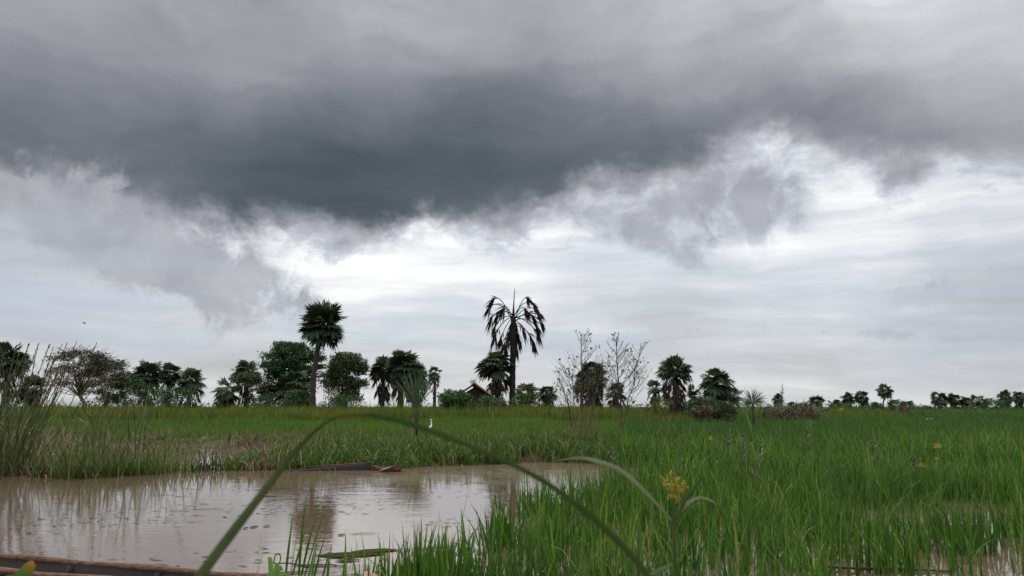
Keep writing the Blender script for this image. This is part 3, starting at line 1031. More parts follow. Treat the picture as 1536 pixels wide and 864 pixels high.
leafy('green tree crown packed under the palm with tight round crown', 372, 560, 609, 82, 48, OLTREE, nclump=50, per=70, leaf=0.2, trunk=0.12, low=0.35, group=GT)
leafy('low dark bush left of the big leafy tree trunk'.replace('left of', 'before'), 398, 592, 611, 76, 46, TREE, 'bush', 'bush', 36, 60, 0.18, 0, 0.7, low=0.05, group=GB)
leafy('bright green bush at the foot of the big leafy tree', 446, 586, 612, 72, 40, BUSH, 'bush', 'bush', 44, 70, 0.18, 0, 0.7, low=0.05, group=GB)
leafy('low bush between the tall palm and the olive tree foot', 512, 594, 612, 72, 60, BUSH, 'bush', 'bush', 44, 60, 0.18, 0, 0.6, low=0.05, group=GB)
leafy('bright leafy vine mound climbing over the side of the hut', 682, 588, 614, 62, 50, BUSH, 'vine_mound', 'vine', 60, 70, 0.20, 0, 0.8, low=0.03)
leafy('grassy green shrub growing in front of the hut', 735, 597, 614, 62, 56, BUSH, 'bush', 'bush', 44, 40, 0.16, 0, 0.7, low=0.03, group=GB, spiky=10)
leafy('dark undergrowth bush around the foot of the dead palm', 790, 592, 613, 72, 44, BUSH, 'bush', 'bush', 44, 60, 0.18, 0, 0.7, low=0.05, group=GB, spiky=3)
leafy('yellowish scrub at the foot of the small olive palm', 986, 596, 614, 60, 44, OLIVE, 'bush', 'bush', 30, 26, 0.16, 0, 0.7, low=0.05, group=GB, spiky=3)
leafy('dark green bush under the wide-crowned palm', 1056, 597, 622, 58, 52, TREE, 'bush', 'bush', 46, 70, 0.16, 0, 0.6, low=0.15, group=GB)
leafy('heap of dead brown brush below the dark green bush', 1058, 610, 628, 54, 52, DRYBRUSH, 'brush_heap', 'brush', 40, 60, 0.16, 0, 0.6, low=0.05, spiky=4)
leafy('green shrub beside the heap of dead brown brush', 1088, 604, 628, 54, 40, BUSH, 'bush', 'bush', 36, 60, 0.15, 0, 0.7, low=0.05, group=GB, spiky=2)
leafy('strip of reddish brown dry brush at the end of the rice field', 1195, 613, 630, 62, 92, DRYBRUSH, 'dry_brush', 'brush', 80, 40, 0.14, 0, 0.5, low=0.02, spiky=6)
for lb, px, top, w, mt, Yd in (('low dark bush next to the tiny round palm', 1207, 605, 30, TREE, 180), ('dark bush between the low wide palm and the dark palm pair', 1262, 606, 30, TREE, 175),
                               ('low bush at the foot of the slender palm', 1312, 605, 26, TREE, 170), ('pale green bush over the pile of fallen fronds', 1343, 601, 26, BUSH, 150),
                               ('rounded olive bush in the distant palm row', 1490, 599, 34, BUSH, 165), ('low bush beyond the stick at the far field edge', 1386, 611, 30, TREE, 185)):
    leafy(lb, px, top, 618, Yd, w, mt, 'distant_bush', 'bush', 34, 40, 0.34, 0, 0.7, low=0.05, group='distant bushes beyond the rice field')
leafy('pile of fallen dry palm fronds at the end of the rice field', 1341, 611, 627, 95, 42, DRYBRUSH, 'frond_pile', 'brush', 40, 26, 0.22, 0, 0.5, low=0.02, spiky=7)


# ------------------------------------------------------------------ leafless shrubs
def bare_shrub(label, base, stems, Y):
    bp_ = at(base[0], base[1], Y)
    zb = hz(bp_[0], Y) - 0.05
    root = thing('leafless_shrub', label, 'shrub', (bp_[0], Y, zb), 'leafless shrubs in the grass')
    gw = Geo()
    gl = Geo()
    s = mpp(Y)
    tips = []

    def grow(p0, d, L, r, lvl):
        p, dd = arc(p0, d, L, -0.75 if lvl else -0.1, 6)
        p[1:-1] += rng.normal(0, 0.012 * L, (5, 3))
        gw.tube(p, np.linspace(r, r * 0.45, 7), 4, caps=False)
        tips.append((p[-1], dd))
        if lvl < 2:
            k = max(2, int(L / (0.115 if lvl == 0 else 0.20)))
            for j in range(k):
                t = (0.22 if lvl == 0 else 0.35) + (0.74 if lvl == 0 else 0.6) * (j + rng.random() * 0.6) / k
                q = p[0] + 0
                fi = t * 6
                i0 = min(5, int(fi))
                q = p[i0] + (p[i0 + 1] - p[i0]) * (fi - i0)
                az = rng.uniform(0, 2 * PI)
                sidev = np.array([math.cos(az), math.sin(az) * 0.8, 0])
                b = dd * 0.55 + sidev * 0.85
                b /= np.linalg.norm(b)
                grow(q, b, L * (0.40 * (1.12 - t) + 0.05) * rng.uniform(0.8, 1.25) if lvl == 0 else L * rng.uniform(0.2, 0.45), r * 0.42, lvl + 1)
    for (x0, y0, x1, y1, wpx) in stems:
        a = at(x0, y0, Y) + np.array([0, rng.normal(0, .1), 0])
        a[2] = min(a[2], a[2])
        b = at(x1, y1, Y) + np.array([0, rng.normal(0, .2), 0])
        d = b - a
        L = np.linalg.norm(d)
        grow(a, d / L, L, wpx * s * 0.42, 0)
    for p, dd in tips:
        if rng.random() < 0.36:
            k = rng.integers(1, 3)
            gl.leaves(p + rng.normal(0, 0.03, (k, 3)), rng.uniform(0.06, 0.12, k), None, 0.0, 0.7)
    gw.build('branch', SHRUBTWIG, root)
    gl.build('foliage', TREE, root)


bare_shrub('leafless shrub with one upright stem before the bulky palm', (874, 655), [(872, 655, 872, 500, 2.4), (868, 650, 835, 556, 1.6), (880, 650, 905, 545, 1.8), (866, 640, 858, 560, 1.2)], 27)
bare_shrub('wider leafless shrub with candelabra twigs and few curled leaves', (932, 645), [(931, 642, 926, 504, 2.6), (934, 640, 962, 516, 2.0), (934, 642, 948, 595, 1.6), (930, 640, 912, 530, 1.1)], 30)
# thicket of brown stalks at the shrub foot
p0 = at(874, 660, 26)
root = thing('stalk_thicket', 'thicket of thin brown stalks at the foot of the leafless shrub', 'shrub', (p0[0], 26, hz(p0[0], 26)))
g = Geo()
n = 120
P = np.stack([p0[0] + rng.normal(0, 0.38, n), 26 + rng.normal(0, 0.4, n), np.full(n, hz(p0[0], 26))], 1)
g.blades(P, rng.uniform(0.7, 1.7, n), 0.016, rng.uniform(0, 6.28, n), np.abs(rng.normal(0, 0.14, n)), np.abs(rng.normal(0, 0.4, n)), 4, rng.random(n))
g.build('foliage', DRYBANK, root)
# folded reed stalks
g = Geo()
Yk = 24
pk = [at(822, 622, Yk), at(838, 567, Yk), at(846, 590, Yk), at(852, 612, Yk)]
g.tube([pk[0], (pk[0] + pk[1]) / 2 + [0.01, 0, 0.0], pk[1]], [0.014, 0.012, 0.009], 4)
g.tube([pk[1], pk[2], pk[3]], [0.010, 0.009, 0.006], 4)
g.tube([at(858, 640, Yk), at(850, 590, Yk), at(860, 578, Yk), at(868, 580, Yk)], [0.016, 0.013, 0.010, 0.006], 4)
o = g.build('folded_reed', REED)
tag(o, 'folded dry reed stalk making a tent shape before the sky', 'reed')


# ------------------------------------------------------------------ tall reeds on the left
def reed_clump(label, px, base, Y, n, hpx, wid, lean_r=0.25, plume=12, mat=REED, group='tall reed clumps by the pond', wleaf=0.024, bias=0.25):
    s = mpp(Y)
    b = at(px, base, Y)
    zb = hz(b[0], Y) - 0.05
    root = thing('reed_clump', label, 'reeds', (b[0], Y, zb), group)
    g = Geo()
    P = np.stack([b[0] + rng.normal(0, wid, n), Y + rng.normal(0, wid, n), np.full(n, zb)], 1)
    H = hpx * s * rng.uniform(0.45, 1.05, n)
    az = rng.normal(0.2, 1.5, n)
    g.blades(P, H, wleaf * rng.uniform(0.6, 1.3, n), az, np.abs(rng.normal(bias, lean_r, n)) * 0.6, np.abs(rng.normal(0.35, 0.5, n)), 7, rng.random(n))
    # side leaves off the stems
    m = n
    P2 = P[rng.integers(0, n, m)] + np.stack([rng.normal(0, wid * .6, m), rng.normal(0, .2, m), rng.uniform(0.15, 0.6, m) * hpx * s], 1)
    g.blades(P2, rng.uniform(0.4, 1.0, m), wleaf * 0.8, rng.uniform(0, 6.28, m), rng.uniform(0.2, 0.8, m), rng.uniform(0.2, 1.4, m), 5, rng.random(m))
    g.build('foliage', mat, root)
    if plume:
        gs = Geo()
        gp_ = Geo()
        for i in range(plume):
            st = np.array([b[0] + rng.normal(0, wid), Y + rng.normal(0, wid), zb])
            L = hpx * s * rng.uniform(0.85, 1.18)
            d = np.array([math.sin(rng.normal(bias, 0.14)), rng.normal(0, 0.08), 1])
            p, dd = arc(st, d / np.linalg.norm(d), L, 0.10, 8)
            gs.tube(p, np.linspace(0.014, 0.007, 9), 4, caps=False)
            k = 26
            tt = rng.uniform(0.72, 1.0, k)
            idx = np.clip((tt * 8).astype(int), 0, 7)
            q = p[idx] + (p[idx + 1] - p[idx]) * (tt * 8 - idx)[:, None]
            gp_.blades(q, rng.uniform(0.14, 0.34, k) * (1.25 - tt), 0.020, rng.normal(0.3, 1.2, k), rng.uniform(0.2, 0.7, k), 0.2, 2, rng.random(k))
        gs.build('stem', REED, root)
        gp_.build('seed_sprays', PLUME, root)
    return root


reed_clump('tall dense reeds with feathery tips at the pond corner', -8, 690, 17.5, 85, 190, 0.42, plume=20, bias=0.22)
reed_clump('thinner slanting reeds with feathery tips beside the dense reeds', 26, 690, 17.2, 34, 190, 0.35, plume=16, bias=0.30)
reed_clump('fan of green reeds with one tall plume in front of the dark bush', 160, 700, 18.5, 60, 150, 0.40, plume=2, bias=0.14)
reed_clump('low green reed clump standing at the water edge under the acacia', 122, 714, 16.6, 80, 80, 0.30, plume=0, mat=BANK, bias=0.15, wleaf=0.022)
reed_clump('sparse green reed clump at the water edge by the flooded pool', 232, 708, 17.3, 50, 80, 0.4, plume=1, mat=BANK, bias=0.15, wleaf=0.022)
reed_clump('green tuft of tall grass standing in front of the round-crowned palm', 1003, 655, 26, 80, 58, 0.25, plume=0, mat=BANK, bias=0.2, wleaf=0.025)

# ------------------------------------------------------------------ seed plumes, flowers, stalks
def seed_plume(label, px, top, bot_h, base, Y, lean=0.1, mat=PLUME, k=34, cat='grass stalk'):
    tp = at(px, top, Y)
    zb = hz(tp[0], Y)
    root = thing('seed_plume', label, cat, (tp[0] - lean, Y, zb), 'seed plumes above the rice')
    st = np.array([tp[0] - lean, Y, zb])
    tt = np.linspace(0, 1, 8)[:, None]
    p = st + (tp - st) * tt + np.array([-0.35 * lean, 0, 0]) * np.sin(tt * PI)
    g = Geo()
    g.tube(p, np.linspace(0.008, 0.004, 8), 4, caps=False)
    g.build('stem', REED, root)
    g = Geo()
    hp = bot_h * mpp(Y)
    Lall = np.linalg.norm(tp - st)
    f = np.linspace(1 - hp / Lall, 1, k)
    q = st + (tp - st) * f[:, None] + np.array([-0.35 * lean, 0, 0]) * np.sin(f * PI)[:, None]
    az = np.where(np.arange(k) % 2, 0.2, PI - 0.2) + rng.normal(0, 0.7, k)
    ln = 0.10 * (1.15 - (f - f[0]) / (1 - f[0] + 1e-6)) + 0.03
    g.blades(q, ln * rng.uniform(0.8, 1.3, k) * (Y / 13) ** 0.7, 0.024 * (Y / 13) ** 0.5, az, rng.uniform(0.6, 1.1, k), 0.5, 2, rng.random(k))
    g.build('seed_sprays', mat, root)


seed_plume('dark brown seed plume with spread spikelets, tallest over the near rice', 1096, 628, 44, 760, 13, 0.12)
seed_plume('dark brown seed plume below the tallest one, beside a bent green stalk', 1116, 652, 34, 760, 12.5, 0.06)
seed_plume('pale straw seed plume next to the bent green stalk', 1142, 654, 36, 760, 13, 0.05, YELLOW if False else REED)
seed_plume('tall feathery seed plume silhouetted against the sky by the narrow palm', 1174, 577, 46, 640, 22, 0.10, REED, 40)
seed_plume('thin brownish seed plume low over the middle of the rice', 1132, 690, 26, 780, 12, 0.05)
seed_plume('faint seed plume over the rice below the slender palm', 1310, 654, 26, 760, 14, 0.03, REED)
seed_plume('small reddish seed plume in the rice below the pile of fallen fronds', 1372, 684, 20, 760, 13, 0.02)
seed_plume('pale drooping seed plume over the rice beyond the brown brush', 1218, 628, 40, 760, 16, 0.22, REED)
seed_plume('pale seed plume at the near edge of the yellow flowering plant', 920, 672, 30, 760, 14, 0.05, REED)


def flower(label, px, py, r, Y, gname='yellow flower heads in the rice'):
    c = at(px, py, Y)
    zb = hz(c[0], Y)
    root = thing('yellow_flower', label, 'flower', (c[0], Y, zb), gname)
    g = Geo()
    g.tube([(c[0] - 0.03, Y, zb), (c[0] + 0.01, Y, (zb + c[2]) / 2), tuple(c)], [0.005, 0.004, 0.003], 4)
    g.build('stem', REED, root)
    g = Geo()
    R = r * mpp(Y)
    k = 90
    d = rng.normal(0, 1, (k, 3))
    d[:, 2] = np.abs(d[:, 2]) * 1.2
    g.leaves(c + d * R * 0.42, 0.022 * (Y / 10), None)
    g.build('blossoms', YELLOW, root)


flower('bright yellow flower head in the rice, lowest of the distant three', 1382, 700, 5, 13.5)
flower('yellow flower head with a pale curled tip over the rice', 1406, 672, 6, 14.5)
flower('small yellow flower head low beside the curled-tip one', 1405, 690, 3.5, 14)
flower('dull yellow flower head just above the rice near the narrow palm', 1262, 616, 3, 22)
flower('small yellow flower head in the rice beside the brown seed plumes', 1066, 660, 4, 14)

# bent stalk of pale green
g = Geo()
Yk = 11
pts = [at(1132, 684, Yk), at(1127, 662, Yk), at(1126, 640, Yk), at(1119, 618, Yk)]
gb = gp(1136, 770)
g.tube([(pts[0][0] + 0.03, Yk, 0.0), pts[0], pts[1]], [0.007, 0.006, 0.006], 4)
g.tube(pts[1:], [0.012, 0.012, 0.003], 5)
tag(g.build('grass_stalk', SMALLEAF), 'pale green bent stalk between the brown and straw seed plumes', 'grass stalk')
g = Geo()
g.tube([at(1303, 765, 8), at(1304, 700, 8), at(1301, 662, 8)], [0.008, 0.006, 0.002], 4)
tag(g.build('grass_stalk', SMALLEAF), 'bright yellow-green straight stalk rising alone from the rice', 'grass stalk')


# ------------------------------------------------------------------ flowering plant close to the camera
def ribbon(geo, pts, widths, side=None, tone=0.5, sub=5, thick=0.0, fold=0.15):
    pts = np.asarray(pts, float)
    n = len(pts)
    t = np.linspace(0, n - 1, (n - 1) * sub + 1)
    # catmull-rom
    P = np.concatenate([[2 * pts[0] - pts[1]], pts, [2 * pts[-1] - pts[-2]]])
    out = []
    for q in t:
        i = min(int(q), n - 2)
        f = q - i
        p0, p1, p2, p3 = P[i], P[i + 1], P[i + 2], P[i + 3]
        out.append(0.5 * ((2 * p1) + (-p0 + p2) * f + (2 * p0 - 5 * p1 + 4 * p2 - p3) * f * f + (-p0 + 3 * p1 - 3 * p2 + p3) * f ** 3))
    C = np.array(out)
    W = np.interp(t, np.arange(n), widths)
    tan = np.gradient(C, axis=0)
    tan /= np.linalg.norm(tan, axis=1)[:, None]
    if side is None:
        side = np.array([0, 1.0, 0])
    sd = np.asarray(side, float)
    if sd.ndim == 1:
        S = np.cross(tan, sd)
    else:
        S = np.cross(tan, np.stack([np.interp(t, np.arange(n), sd[:, k]) for k in range(3)], 1))
    S /= np.linalg.norm(S, axis=1)[:, None] + 1e-9
    N = np.cross(S, tan)
    m = len(C)
    hw = (W / 2)[:, None]
    v = np.stack([C - S * hw + N * hw * fold, C - N * hw * fold, C + S * hw + N * hw * fold], 1).reshape(-1, 3)
    q = []
    for i in range(m - 1):
        a = i * 3
        q += [(a, a + 1, a + 4, a + 3), (a + 1, a + 2, a + 5, a + 4)]
    tn = np.interp(t, np.linspace(0, n - 1, len(np.atleast_1d(tone))), np.atleast_1d(tone)) if np.ndim(tone) else np.full(m, tone)
    geo.add(v, q, None, (np.repeat(tn, 3).reshape(-1, 3) + np.array([0, 0.16, 0.03])).ravel(), np.repeat(np.linspace(0, 1, m), 3))


YF = 3.0
c = at(1010, 783, YF)
zb = hz(c[0], YF)
root = thing('flowering_plant', 'tall plant with feathery yellow flower head and arching pale leaves', 'plant', (c[0], YF, zb))
g = Geo()
g.tube([(c[0] + 0.02, YF, zb), (c[0] + 0.012, YF, zb + 0.5), tuple(c), tuple(at(1011, 755, YF)), tuple(at(1012, 730, YF))], [0.009, 0.0085, 0.007, 0.004, 0.002], 7)
g.build('stem', NEARLEAF, root, True)
g = Geo()
ribbon(g, [at(1009, 782, YF), at(975, 745, YF), at(935, 708, YF), at(900, 693, YF), at(868, 687, YF), at(828, 692, YF)], [.012, .016, .018, .018, .014, .002], tone=[0.55, 0.6, 0.7, 0.75, 0.6, 0.5])
g.build('leaf', NEARLEAF, root, True)
g = Geo()
ribbon(g, [at(1010, 783, YF), at(1020, 770, YF), at(1030, 752, YF), at(1052, 716, YF)], [.014, .020, .020, .002], tone=0.2)
g.build('leaf', NEARLEAF, root, True)
g = Geo()
ribbon(g, [at(1014, 782, YF), at(1022, 768, YF), at(1034, 753, YF), at(1050, 747, YF), at(1064, 750, YF), at(1074, 756, YF)], [.008, .014, .018, .018, .014, .002], side=[(0, 1, 0), (0, 1, 0), (0, .8, .5), (0, .6, .8), (0, .6, .8), (0, 1, .3)], tone=[.4, .6, .95, 1.0, .9, .6])
g.build('leaf', NEARLEAF, root, True)
g = Geo()
ribbon(g, [at(1008, 846, YF), at(990, 855, YF), at(965, 868, YF), at(930, 880, YF)], [.010, .020, .020, .002], tone=0.55)
g.build('leaf', NEARLEAF, root, True)
g = Geo()
for (ex, ey) in ((998, 712), (1006, 708), (1018, 716), (1026, 722), (994, 724), (1022, 732), (1012, 722), (1004, 730), (1028, 730), (990, 714), (1014, 712), (1002, 745)):
    e = at(ex, ey, YF + rng.normal(0, 0.02))
    b = at(1011, 745 + rng.uniform(-8, 18), YF)
    k = 46
    t = rng.uniform(0.25, 1, (k, 1))
    g.tube([b, (b + e) / 2, e], [0.0016, 0.0012, 0.0006], 3, 0.2, False)
    g.leaves(b + (e - b) * t + rng.normal(0, 0.0055, (k, 3)), rng.uniform(0.005, 0.012, k), None, 0, 0.6)
g.build('blossoms', YELLOW, root)

# big out of focus leaf arching across the view
YB = 0.95
g = Geo()
b0 = at(300, 864, YB)
px_pts = [(300, 864, .024), (345, 803, .023), (395, 738, .019), (445, 675, .014), (490, 634, .007), (522, 624, .006), (570, 625, .010), (630, 641, .0125), (700, 667, .011), (760, 693, .009), (820, 725, .0105), (880, 770, .0125), (930, 815, .013), (975, 868, .012), (1010, 925, .009), (1040, 985, .001)]
pts = [np.array([b0[0] - 0.30, YB + 0.02, 0.12]), np.array([b0[0] - 0.26, YB + 0.01, 0.55]), at(196, 1040, YB), at(228, 980, YB), at(262, 922, YB)] + [at(a, b, YB + 0.05 * math.sin(i * 0.5)) for i, (a, b, _) in enumerate(px_pts)]
wd = [.008, .011, .013, .014, .0145] + [w * (.54 if i < 4 else .62) for i, (_, _, w) in enumerate(px_pts)]
sides = np.array([(0, 1, 0)] * 5 + [(0, 1, 0)] * 3 + [(0, 1, .5), (0, .6, 1), (0, .5, 1)] + [(0, 1, .35)] * (len(px_pts) - 6))
ribbon(g, pts, wd, side=sides, tone=[0.12] * 4 + [0.2] * 4, sub=8, fold=0.25)
tag(g.build('arching_leaf', NEARLEAF, None, True), 'long blurred dark green leaf arching across the view close up', 'leaf')

# cut leaf stub in the corner
g = Geo()
ribbon(g, [np.array([at(20, 905, 1.6)[0] - 0.02, 1.6, 0.3]), at(6, 930, 1.6), at(25, 876, 1.6), at(44, 851, 1.6), at(52, 845, 1.6)], [.02, .026, .028, .024, .010], tone=0.5, fold=0.2)
tag(g.build('cut_leaf', CUTLEAF, None, True), 'green leaf stub with orange withered tip over the canoe', 'leaf')

# broad-leaved weed with a curled shoot
YW = 5.3
c = at(412, 862, YW)
root = thing('water_weed', 'small bright broad-leaved weed with a ring-shaped curled shoot', 'plant', (c[0], YW, 0))
g = Geo()
for (ex, ey, w) in ((402, 838, .035), (418, 851, .035), (424, 856, .03), (436, 872, .03)):
    e = at(ex, ey, YW)
    ribbon(g, [np.array([c[0], YW, 0.0]), c * .5 + e * .5 + [0, -.02, .01], e + [0, 0, 0.0]], [.008, w, .012], tone=0.5, fold=0.3)
g.build('leaf', SMALLEAF, root)
g = Geo()
cc = at(416, 839, YW)
ring = [cc + np.array([math.cos(a) * .021, 0.01 * math.sin(a), math.sin(a) * .034]) for a in np.linspace(-2.0, 4.0, 14)]
ring = [np.array(at(445, 852, YW))] + ring if False else ring + [np.array(at(436, 845, YW)), np.array(at(462, 852, YW))]
ribbon(g, ring, [.008] * len(ring), tone=0.3, sub=3)
g.build('curled_shoot', FLOATLEAF, root)


# ------------------------------------------------------------------ canoes
def hull_section(w, d, flare=0.75, k=7):
    a = np.linspace(-1, 1, k)
    return np.stack([a * w * 0.5 * (flare + (1 - flare) * np.abs(a)), d * (np.abs(a) ** 2.4)], 1)


def dugout(root, origin, ang, L, W, D, mat_in, mat_rim, ribs=3, draft=0.12, tilt=0.0, rim=0.035):
    """hollowed hull between two pointed ends, thick walls, rim and cross ribs"""
    ca, sa = math.cos(ang), math.sin(ang)

    def tw(p):
        p = np.asarray(p, float).reshape(-1, 3)
        return np.stack([origin[0] + p[:, 0] * ca - p[:, 1] * sa, origin[1] + p[:, 0] * sa + p[:, 1] * ca, origin[2] + p[:, 2]], 1)
    n = 25
    xs = np.linspace(-L / 2, L / 2, n)
    g = Geo()
    rows_o, rows_i = [], []
    k = 9
    for x in xs:
        f = max(0.05, 1 - abs(2 * x / L) ** 3.2)
        rise = 0.05 * abs(2 * x / L) ** 3
        so = hull_section(W * f, D, k=k)
        si = hull_section(max(0.02, W * f - 2 * rim), D, k=k)
        rows_o.append(np.stack([np.full(k, x), so[:, 0], so[:, 1] - draft + rise], 1))
        zi = np.minimum(si[:, 1] + 0.035, D - 0.0)
        rows_i.append(np.stack([np.full(k, x * 0.985), si[:, 0], zi - draft + rise], 1))
    vo = np.concatenate(rows_o)
    vi = np.concatenate(rows_i)
    q = []
    for i in range(n - 1):
        for j in range(k - 1):
            a = i * k + j
            q.append((a, a + 1, a + k + 1, a + k))
    qi = [(a + n * k, d + n * k, c + n * k, b + n * k) for a, b, c, d in q]
    qr = []
    for i in range(n - 1):
        for j in (0, k - 1):
            a = i * k + j
            r = (a, a + k, a + k + n * k, a + n * k)
            qr.append(r if j == 0 else r[::-1])
    for i in (0, n - 1):
        for j in range(k - 1):
            a = i * k + j
            qr.append((a, a + n * k, a + 1 + n * k, a + 1) if i == 0 else (a, a + 1, a + 1 + n * k, a + n * k))
    g.add(tw(np.concatenate([vo, vi])), q + qi + qr)
    g.build('hull', mat_in, root, False)
    for sgn in (-1, 1):
        g = Geo()
        pts = []
        for x in xs[1:-1]:
            f = max(0.05, 1 - abs(2 * x / L) ** 3.2)
            rise = 0.05 * abs(2 * x / L) ** 3
            pts.append((x, sgn * (W * f * 0.5 - rim * 0.35), D - draft + rise + 0.012 + 0.004 * math.sin(x * 5)))
        P = tw(np.array(pts))
        g.tube(P, 0.026 + 0.005 * np.sin(np.arange(len(P)) * 1.7), 6)
        g.build('gunwale', mat_rim, root)
    for i in range(ribs):
        x = (-0.5 + (i + 1) / (ribs + 1)) * L
        f = max(0.05, 1 - abs(2 * x / L) ** 3.2)
        g = Geo()
        ss = hull_section(W * f - 2 * rim, D - 0.06, k=9)
        P = tw(np.stack([np.full(9, x), ss[:, 0], ss[:, 1] + 0.05 - draft], 1))
        g.tube(P, 0.032, 6)
        g.build('rib', mat_in, root)


pA = gp(-60, 836, 0.20)
pB = gp(395, 874, 0.20)
ang = math.atan2(pB[1] - pA[1], pB[0] - pA[0])
Lc = 8.0
dv = (pB - pA) / np.linalg.norm(pB - pA)
org = pB + dv * 2.6 - dv * Lc / 2 + np.array([dv[1], -dv[0], 0]) * 0.20
org[2] = 0.0
root = thing('dugout_canoe', 'narrow weathered wooden dugout canoe lying close along the shore', 'canoe', (org[0], org[1], 0))
dugout(root, org, ang, Lc, 0.46, 0.36, DARKWOOD, WOOD, 8, 0.14)

# half sunken canoe at the far bank
YS = gp(560, 712)[1]
A = gp(424, 709)
c = gp(515, 709)
root = thing('sunken_canoe', 'half sunken dark plank canoe with raised bow against the grassy bank', 'canoe', (c[0], c[1], 0))
g = Geo()


def plank(p0, p1, h0, h1, th=0.035, depth=0.25, tone=.5, lean=0.05):
    p0 = np.array(p0, float)
    p1 = np.array(p1, float)
    n = 9
    t = np.linspace(0, 1, n)[:, None]
    P = p0 + (p1 - p0) * t
    hh = h0 + (h1 - h0) * t[:, 0] + rng.normal(0, 0.006, n)
    v = []
    for p, h in zip(P, hh):
        v += [(p[0], p[1], -depth), (p[0], p[1] + lean, h), (p[0], p[1] + th + lean, h + 0.004), (p[0], p[1] + th, -depth)]
    q = []
    for i in range(n - 1):
        a = i * 4
        for j in range(4):
            q.append((a + j, a + (j + 1) % 4, a + 4 + (j + 1) % 4, a + 4 + j))
    e = (n - 1) * 4
    q += [(0, 3, 2, 1), (e, e + 1, e + 2, e + 3)]
    return np.array(v), q


farw0, farw1 = gp(420, 708), gp(556, 706)
zt = at(554, 697, farw1[1])[2]
v, q = plank((farw0[0], farw0[1] + .12, 0), (farw1[0], farw1[1] + .12, 0), 0.0, zt + 0.02)
g.add(v, q)
g.build('side_plank', DARKWOOD, root)
g = Geo()
e0 = at(455, 706, farw1[1]); e1 = at(556, 697, farw1[1])
g.tube([(e0[0], farw1[1] + .20, 0.07), ((e0[0] + e1[0]) / 2, farw1[1] + .2, zt * .62 + .03), (e1[0], farw1[1] + .2, zt + .03)], [.016, .02, .02], 5)
g.build('gunwale', BROWNWOOD, root)
# broken end frames
g = Geo()
for k in range(4):
    a = at(556 + 3 * k, 698 + k * 2, farw1[1])
    g.tube([(a[0], farw1[1] + .1 - .04 * k, 0.02), (a[0] + .10, farw1[1] + .05, 0.10 - .02 * k), (a[0] + .2, farw1[1] - 0.05, 0.03)], [.03, .025, .015], 5)
g.build('broken_end', BROWNWOOD, root)
# raised bow: wedge with hollow top
g = Geo()
yb = farw1[1] - 0.25
def bp3(px, py, dy=0.0):
    return at(px, py, yb + dy)
tipp = bp3(607, 697)
pts = [bp3(553, 713, -.02), bp3(566, 708, -.10), bp3(583, 702, -.16), bp3(597, 698, -.10), tipp,
       bp3(598, 697.5, .12), bp3(588, 699, .20), bp3(572, 703, .22), bp3(556, 712, .16)]
keel = [bp3(553, 716, 0), bp3(566, 716, 0), bp3(583, 715, 0), bp3(597, 712.5, 0), bp3(601, 710, 0)]
for p in keel:
    p[2] = min(p[2], -0.06) if p is not keel[-1] else 0.0
top = np.array(pts)
inner = top.copy()
inner[:, 2] -= 0.05
cen = top.mean(0)
inner[:, 0] = inner[:, 0] * 0.9 + cen[0] * 0.1
inner[:, 1] = inner[:, 1] * 0.8 + cen[1] * 0.2
kv = np.array(keel)
V = np.concatenate([top, kv, inner])
q = [(0, 9, 10, 1), (1, 10, 11, 2), (2, 11, 12, 3), (3, 12, 13, 4), (4, 13, 12, 5), (5, 12, 11, 6), (6, 11, 10, 7), (7, 10, 9, 8)]
q += [(i, (i + 1) % 9, 14 + (i + 1) % 9, 14 + i) for i in range(9)]
t3 = [(14, 14 + i, 14 + i + 1) for i in range(1, 8)]
g.add(V, q, t3)
g.build('bow', BROWNWOOD, root)
# straws lying over the hull
for a, b in (((472, 704), (482, 710)), ((486, 703.5), (497, 710)), ((497, 703), (504, 709))):
    g = Geo()
    A_, B_ = at(a[0], a[1], farw1[1] + .02), at(b[0], b[1], farw1[1] - .12)
    g.tube([A_ + [0, .1, .03], (A_ + B_) / 2 + [0.03, 0, .05], B_], [.008, .009, .006], 4)
    tag(g.build('straw', DRYBANK), 'dry tan straw drooping over the side of the sunken canoe', 'straw', 'straws over the sunken canoe')

# reddish block at the shore
c = gp(566, 872, 0.1)
root = None
g = Geo()
bl = np.array([(-.07, -.06, -.2), (.09, -.06, -.2), (.08, .07, -.2), (-.08, .07, -.2), (-.065, -.05, .03), (.075, -.055, .035), (.055, .05, .075), (-.025, .05, .10)])
bl = np.stack([bl[:, 0] * .95 - bl[:, 1] * .2, bl[:, 0] * .2 + bl[:, 1] * .95, bl[:, 2] + 0.06], 1) * np.array([1.25, 1.1, 1.0]) + np.array([c[0], 6.05, 0.10])
g.add(bl, [(0, 3, 2, 1), (4, 5, 6, 7), (0, 1, 5, 4), (1, 2, 6, 5), (2, 3, 7, 6), (3, 0, 4, 7)])
o = g.build('wood_block', BLOCK)
bev = o.modifiers.new('soft_edges', 'BEVEL')
bev.width = 0.012
bev.segments = 2
tag(o, 'rough reddish brown block poking out of the water', 'block')

# sunken stick among the rice
g = Geo()
g.tube([gp(1240, 850, .02), gp(1300, 853, .03), gp(1345, 853, .02), gp(1425, 857, .01)], [.012, .016, .013, .008], 6)
tag(g.build('branch', BROWNWOOD), 'brown stick floating between the rice stems', 'stick')


